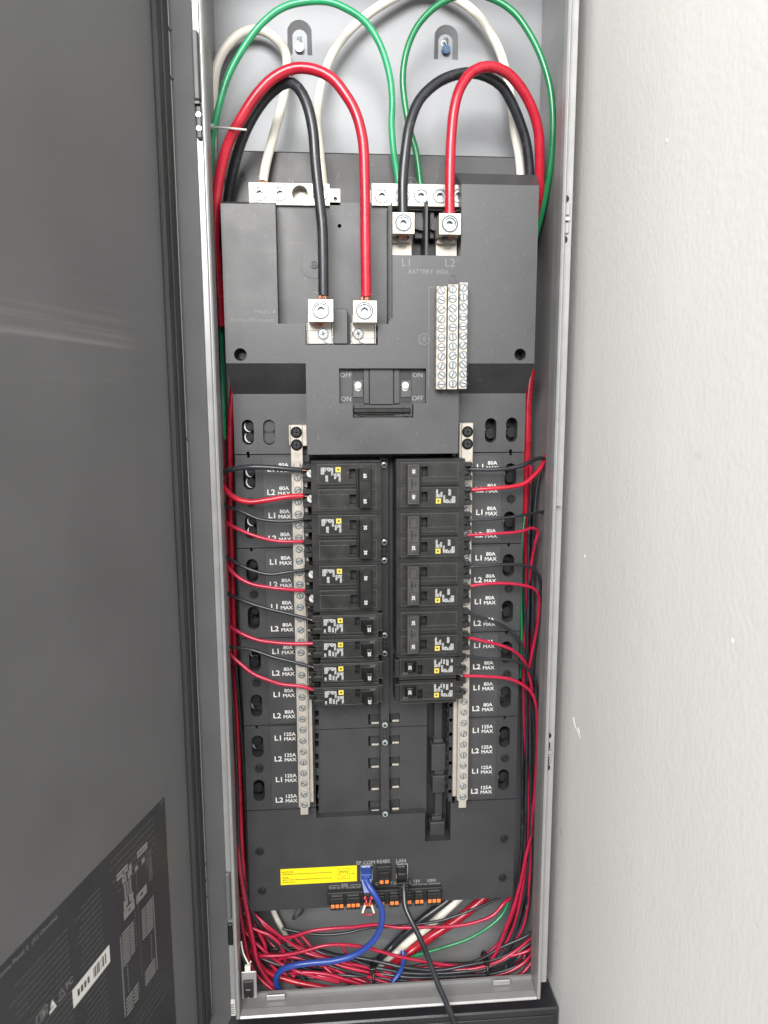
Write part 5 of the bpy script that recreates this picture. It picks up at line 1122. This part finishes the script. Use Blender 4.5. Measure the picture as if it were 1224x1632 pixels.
# tangle across the cabinet floor
tg = 'wires tangled across the cabinet floor'
TW = [(1.9, RED2, 'red wire dropping along the left side and turning under the blue cable', [(402, 1466, 70), (410, 1482, 68), (420, 1500, 66), (428, 1525, 64), (440, 1545, 60), (470, 1556, 58)]),
      (1.9, RED2, 'red wire curling downwards at the far left of the floor', [(400, 1478, 62), (415, 1484, 60), (430, 1491, 58), (445, 1503, 57), (453.5, 1519, 58), (455, 1540, 62)]),
      (1.9, RED2, 'long red wire swinging highest across the floor from the left', [(436, 1498, 66), (450, 1494, 62), (465, 1492, 58), (497, 1483.6, 56), (531, 1479, 56), (566, 1476.7, 58), (600, 1474.5, 62), (634, 1478, 60), (678, 1478, 58), (717.6, 1477, 58), (757, 1470, 58), (788, 1457, 60), (804, 1440, 64), (814, 1430, 70)]),
      (1.6, BLACK, 'black wire crossing just under the highest red one', [(450, 1480, 72), (488, 1488, 66), (520, 1490.5, 62), (554, 1487, 60), (584, 1480, 62), (611, 1476.7, 64), (652, 1474, 64), (704, 1466, 64), (757, 1448, 66), (798, 1430, 72)]),
      (1.9, RED2, 'red wire humped across the middle of the floor behind the blue cable', [(405, 1524, 60), (420, 1523.5, 56), (451, 1522.5, 54), (486, 1514.5, 52), (520, 1507.6, 52), (554, 1506.5, 54), (589, 1512, 56), (634, 1523, 56), (668, 1531, 55), (725, 1538, 54), (760, 1536, 54)]),
      (1.8, RED2, 'short red wire dropping steeply left of the middle', [(478, 1488, 74), (488, 1500, 70), (500, 1514, 66), (516, 1529, 62), (540, 1548, 56), (580, 1565, 50), (620, 1580, 48)]),
      (1.8, RED2, 'second short red wire dropping steeply left of the middle', [(470, 1494, 76), (484, 1510, 72), (497, 1524, 68), (512, 1536, 62), (535, 1555, 54), (580, 1574, 48), (620, 1590, 46)]),
      (1.9, RED2, 'red wire in the lower bundle passing under the blue bend', [(440, 1530, 64), (461, 1526, 60), (497, 1533, 56), (531, 1539.6, 54), (566, 1549, 52), (600, 1561, 50), (630, 1570, 50)]),
      (1.9, RED2, 'red wire lowest in the bundle left of the black tie', [(462, 1551, 56), (475, 1549.5, 53), (520, 1553, 50), (554, 1562, 48), (585, 1571, 48), (620, 1578, 48)]),
      (1.8, RED2, 'red wire in the bundle just above the black tie', [(490, 1520, 66), (505, 1526, 62), (538, 1537, 56), (566, 1544, 53), (600, 1552, 52), (640, 1562, 54)]),
      (1.8, BLACK, 'black wire over the red bundle at the middle', [(500, 1512, 64), (515, 1519, 60), (554, 1527, 57), (589, 1540, 54), (623, 1554, 52), (660, 1562, 52)]),
      (2.0, BLACK, 'black wire sweeping from the middle to the right corner, upper', [(540, 1522, 64), (570, 1527, 60), (611, 1534, 56), (640, 1541, 52), (680, 1547, 50), (704, 1546, 49), (740, 1540, 49), (771, 1534, 50), (800, 1525, 52), (825, 1512, 56)]),
      (2.0, BLACK, 'black wire sweeping from the middle to the right corner, centre', [(570, 1540, 58), (600, 1543, 54), (647, 1551, 50), (704, 1552, 48), (745, 1548, 47), (771, 1543, 48), (809, 1527, 52), (845, 1503, 58)]),
      (2.0, BLACK, 'black wire sweeping from the middle to the right corner, lower', [(570, 1548, 58), (600, 1550, 54), (652, 1557, 48), (704, 1557, 46), (745, 1555, 46), (783, 1552, 46), (822, 1541, 48), (850, 1522, 54)]),
      (1.8, RED2, 'red wire between the black ones in the right corner', [(690, 1556, 58), (715, 1547, 52), (757, 1543, 48), (796, 1531, 50), (822, 1516, 53), (848, 1494, 60)]),
      (1.9, RED2, 'red wire along the lip in the right corner', [(730, 1568, 50), (783, 1556, 46), (814, 1547, 46), (835, 1535, 48), (850, 1518, 54)]),
      (1.9, RED2, 'lowest red wire in the right corner, cut off by the lip', [(780, 1574, 46), (814, 1560, 44), (833, 1551, 46), (850, 1530, 50)]),
      (1.7, GREEN, 'green wire curving from the middle of the floor up to the right', [(645, 1532, 66), (662, 1524, 62), (704, 1510, 58), (746, 1495, 57), (783, 1474, 58), (801, 1456, 62), (810, 1438, 70)]),
      (5.1, RED, 'thick red cable slanting up behind the bottom plate', [(606, 1555, 62), (628, 1536, 74), (652, 1518, 82), (691, 1490, 84), (731, 1464, 90), (768, 1434, 97), (800, 1405, 104)]),
      (4.6, WHITE, 'thick white cable slanting up between red and black ones', [(602, 1547, 74), (629, 1521, 86), (652, 1500, 87), (686, 1474, 90), (726, 1437, 97), (755, 1410, 104)]),
      (4.8, BLACK, 'thick black cable slanting up beside the white one', [(594, 1538, 78), (621, 1512, 88), (647, 1487, 90), (678, 1461, 93), (712, 1436, 98), (740, 1412, 104)]),
      (3.2, WHITE, 'white cable slanting down at the left behind the wires', [(432, 1435, 104), (436, 1452, 102), (447, 1476, 98), (460, 1500, 92), (470, 1520, 84)]),
      (1.8, BLACK, 'black wire slanting down beside the white cable at the left', [(402, 1450, 82), (412, 1463, 80), (429, 1481, 78), (452, 1508, 72), (475, 1530, 64)]),
      (1.6, BLACK, 'black wire looping at the lip left of the middle', [(455, 1530, 60), (460, 1550, 56), (472, 1570, 52), (490, 1582, 50)]),
      (1.6, BLACK, 'black wire curling from the lip towards the black tie', [(478, 1548, 56), (482, 1560, 53), (495, 1572, 50), (530, 1575, 48), (570, 1570, 47), (600, 1568, 47)]),
      (1.4, BLACK, 'thin dark wire hooked below the bottom plate at the left', [(472, 1445, 90), (468, 1456, 86), (467, 1464, 84), (473, 1462, 84), (480, 1455, 88), (484, 1446, 92)]),
      (1.9, RED2, 'red wire deep at the left of the floor', [(408, 1480, 92), (415, 1500, 90), (424, 1512, 86), (445, 1528, 78), (480, 1540, 70)]),
      (1.9, RED2, 'second red wire deep at the left of the floor', [(412, 1468, 96), (422, 1490, 92), (432, 1505, 88), (455, 1520, 80), (495, 1535, 68)]),
      (2.0, BLACK, 'black wire deep behind the bundle in the middle', [(410, 1516, 84), (450, 1512, 82), (500, 1514, 80), (560, 1528, 76), (620, 1545, 70), (700, 1550, 62), (780, 1540, 60), (840, 1515, 66)])]
for r, m_, lb, path in TW: wire('loose_wire', lb, path, r, m_, 'wire', tg)
rz = random.Random(9)
for k, (m_, u0, v0, u1, v1, lb) in enumerate(((RED2, 398, 1448, 520, 1528, 'red wire fanning out under the lower left corner of the bottom plate'), (BLACK, 400, 1470, 545, 1545, 'black wire in the fan below the left end of the bottom plate'), (RED2, 396, 1490, 500, 1556, 'red wire lowest in the fan at the left'), (RED2, 392, 1506, 560, 1566, 'long red wire leaving the left side just above the lip'), (BLACK, 394, 1515, 610, 1560, 'black wire leaving the left side just above the lip'), (RED2, 420, 1476, 640, 1556, 'red wire running flat behind the blue cable to the middle'), (RED2, 455, 1512, 660, 1571, 'red wire diving under the blue cable towards the middle of the lip'), (BLACK, 470, 1536, 690, 1568, 'black wire just above the lip at the middle'), (RED2, 560, 1528, 760, 1564, 'red wire low between the two black ties'), (BLACK, 600, 1532, 800, 1556, 'black wire low between the two black ties'), (RED2, 640, 1546, 846, 1512, 'red wire rising out of the bundle at the far right'), (BLACK, 660, 1540, 848, 1484, 'black wire rising out of the bundle at the far right'))):
    j = lambda a: rz.uniform(-a, a)
    um, vm = (u0 + u1) / 2, (v0 + v1) / 2
    vm = max(v0, v1) - 6 if u0 > 600 else vm + 12
    wire('loose_wire', lb, [(u0 - 16, v0 - (22 if u0 < 600 else -8), 78), (u0, v0, 70), ((u0 + um) / 2 + j(6), (v0 + vm) / 2 + 3 + j(4), 62 + j(4)), (um, vm, 56 + j(5)), ((u1 + um) / 2 + j(6), (v1 + vm) / 2 + 2 + j(3), 53 + j(4)), (u1, v1, 51), (u1 + 40 if u1 < 800 else u1 + 8, v1 + (10 if u1 < 800 else -20), 50)], 1.75 + j(.15), m_, 'wire', tg)
for k in range(10):      # bundle body resting on the floor
    j = lambda a: rz.uniform(-a, a)
    m_ = (RED2, BLACK, RED2, BLACK, BLACK)[k % 5]; y = 62 + (k % 4) * 9
    wire('bundled_wire', '%s wire lying low in the floor bundle' % ('red' if m_ is RED2 else 'black'), [(400 + j(8), 1500 + j(15), y + 6), (430 + j(8), 1540 + j(10), y), (500 + j(8), 1548 + j(9), y), (590, 1556 + j(8), y - 6), (680, 1562 + j(6), y - 8), (771, 1556 + j(6), y - 8), (825, 1535 + j(8), y), (850, 1490 + j(20), y + 8)], 1.9, m_, 'wire', 'bundled %s wires on the cabinet floor' % ('red' if m_ is RED2 else 'black'))
def ring_tie(u, v, y, label, h):
    g = MB(TIE); c = Vector(P(u, v, y)); pts = [c + Vector((math.sin(t) * 1.5, -math.cos(t) * 16, math.sin(t) * h)) for t in [k * math.pi / 8 - math.pi / 2 for k in range(13)]]
    g.tube(pts, 1.5, 6); g.box(c.x - 3.4, c.x + 3.4, c.y - 12, c.y - 7, c.z + h - 4, c.z + h + 2, TIE, .6)
    tag(g.build('cable_tie', origin=c), label, 'cable tie')
ring_tie(593, 1553, 56, 'black cable tie round the floor bundle left of the middle', 15)
ring_tie(772, 1542, 58, 'black cable tie round the floor bundle near the right corner', 16)
g = MB(WHITE)
g.tube([P(384, 1500, 30), P(388, 1520, 24), P(394, 1532, 20), P(397, 1540, 17), P(395, 1548, 15)], .9, 8).tube([P(381, 1505, 34), P(386, 1526, 26), P(391, 1538, 20), P(392, 1548, 15)], .9, 8, BLACK).tube([P(400, 1532, 24), P(395, 1540, 19), P(394, 1548, 15)], .9, 8)
x, y, z = P(394.5, 1545, 14); g.box(x - 3, x + 3, y, y + 4, z - 3, z + 3, WHITE, .5)
tag(g.build('switch_lead', origin=P(394, 1548, 15)), 'thin black and white leads plugged into the small rocker switch', 'wire')

# blue network cable
nc = empty('network_cable', 'blue network cable plugged into the left network port', 'network cable', P(444, 1580, 30))
MB(BLUE).tube([P(u, v, y) for u, v, y in ((583, 1402, 43), (588, 1412, 38), (598, 1427, 33), (608, 1448, 30), (609, 1466, 30), (602, 1489, 30), (584, 1510, 31), (561, 1523.6, 32), (529, 1531.6, 33), (497, 1534.5, 34), (467.5, 1539, 35), (448, 1546.5, 37), (440, 1560, 39), (444, 1577, 42), (455, 1590, 46))], 3.3, 14).build('jacket', nc)
x0, x1, z0, z1 = RC(574.5, 1393, 593.5, 1404, 46)
g = MB(BLUE); xm = (x0 + x1) / 2; g.box(x0 + .6, x1 - .6, 45, 60, z0 + 2, z1, c=1)
g.add([(x0 + .8, 44.6, z0 + 3), (x1 - .8, 44.6, z0 + 3), (x1 - .8, 52, z0 + 3), (x0 + .8, 52, z0 + 3), (xm - 3.2, 37, z0 - 8), (xm + 4.4, 37, z0 - 8), (xm + 4.4, 44, z0 - 8), (xm - 3.2, 44, z0 - 8)], [(0, 1, 5, 4), (1, 2, 6, 5), (2, 3, 7, 6), (3, 0, 4, 7), (0, 1, 2, 3), (4, 5, 6, 7)])
g.box(xm - 3.6, xm + 3.6, 43.2, 45.2, z0 + 5, z1 - 1.5, c=.6); g.build('plug', nc, bevel=.6)
wire('network_cable', 'short stretch of blue cable showing behind the black wires at the bottom middle', [(642, 1515, 66), (643, 1533, 58), (638, 1548, 48), (625, 1567, 41), (612, 1590, 40)], 2.9, BLUE, 'network cable')
# black network cable hanging out over the rim
nc = empty('network_cable', 'black network cable hanging from the right network port out over the rim', 'network cable', P(724, 1632, -30))
MB(BLACK).tube([P(u, v, y) for u, v, y in ((643.5, 1408, 42), (644, 1422, 36), (646, 1445, 28), (655, 1466, 20), (670.6, 1498, 10), (686, 1537, 1), (699, 1571, -8), (715, 1607.6, -18), (727, 1640, -24), (738, 1690, -26), (746, 1760, -24))], 2.9, 14).build('jacket', nc)
x0, x1, z0, z1 = RC(632, 1391, 649, 1403, 46); xm = (x0 + x1) / 2
g = MB(TIE); g.box(x0 + .6, x1 - .6, 44, 60, z0 + 1, z1, c=1.2)
for k in range(5): w = 6.5 - k * .6; g.box(xm - w + .8, xm + w + .8, 39.5 - k * 1.2, 50 - k * 1.5, z0 - 1 - k * 2.6, z0 + 1.2 - k * 2.6, c=.5)
g.box(xm - 3.6 + .8, xm + 3.6 + .8, 37, 46, z0 - 11, z0 - 2, c=1); g.build('plug', nc)
# little red and white jumper in the terminal row
g = MB(RED); 
for s_ in (-1, 1):
    u = 587 + s_ * 4.2
    g.tube([P(u, 1431, 48), P(u - s_ * 1.2, 1437, 45), P(u + s_ * .8, 1443, 44)], 1.15, 8, RED); g.tube([P(u + s_ * .8, 1442, 43.6), P(u + s_ * 5, 1454.5, 43)], 1.25, 8, WHITE)
    g.tube([P(u, 1428.5, 47.6), P(u + s_ * 2, 1433, 46)], 1.5, 6, RED)
g.tube([P(578.5, 1455, 43), P(583, 1458, 43), P(587, 1458, 43), P(591, 1457.6, 43), P(595.5, 1455, 43)], .8, 8, RED)
tag(g.build('jumper', origin=P(587, 1450, 43)), 'tiny red and white wire jumper looped from the terminal row', 'jumper wire')
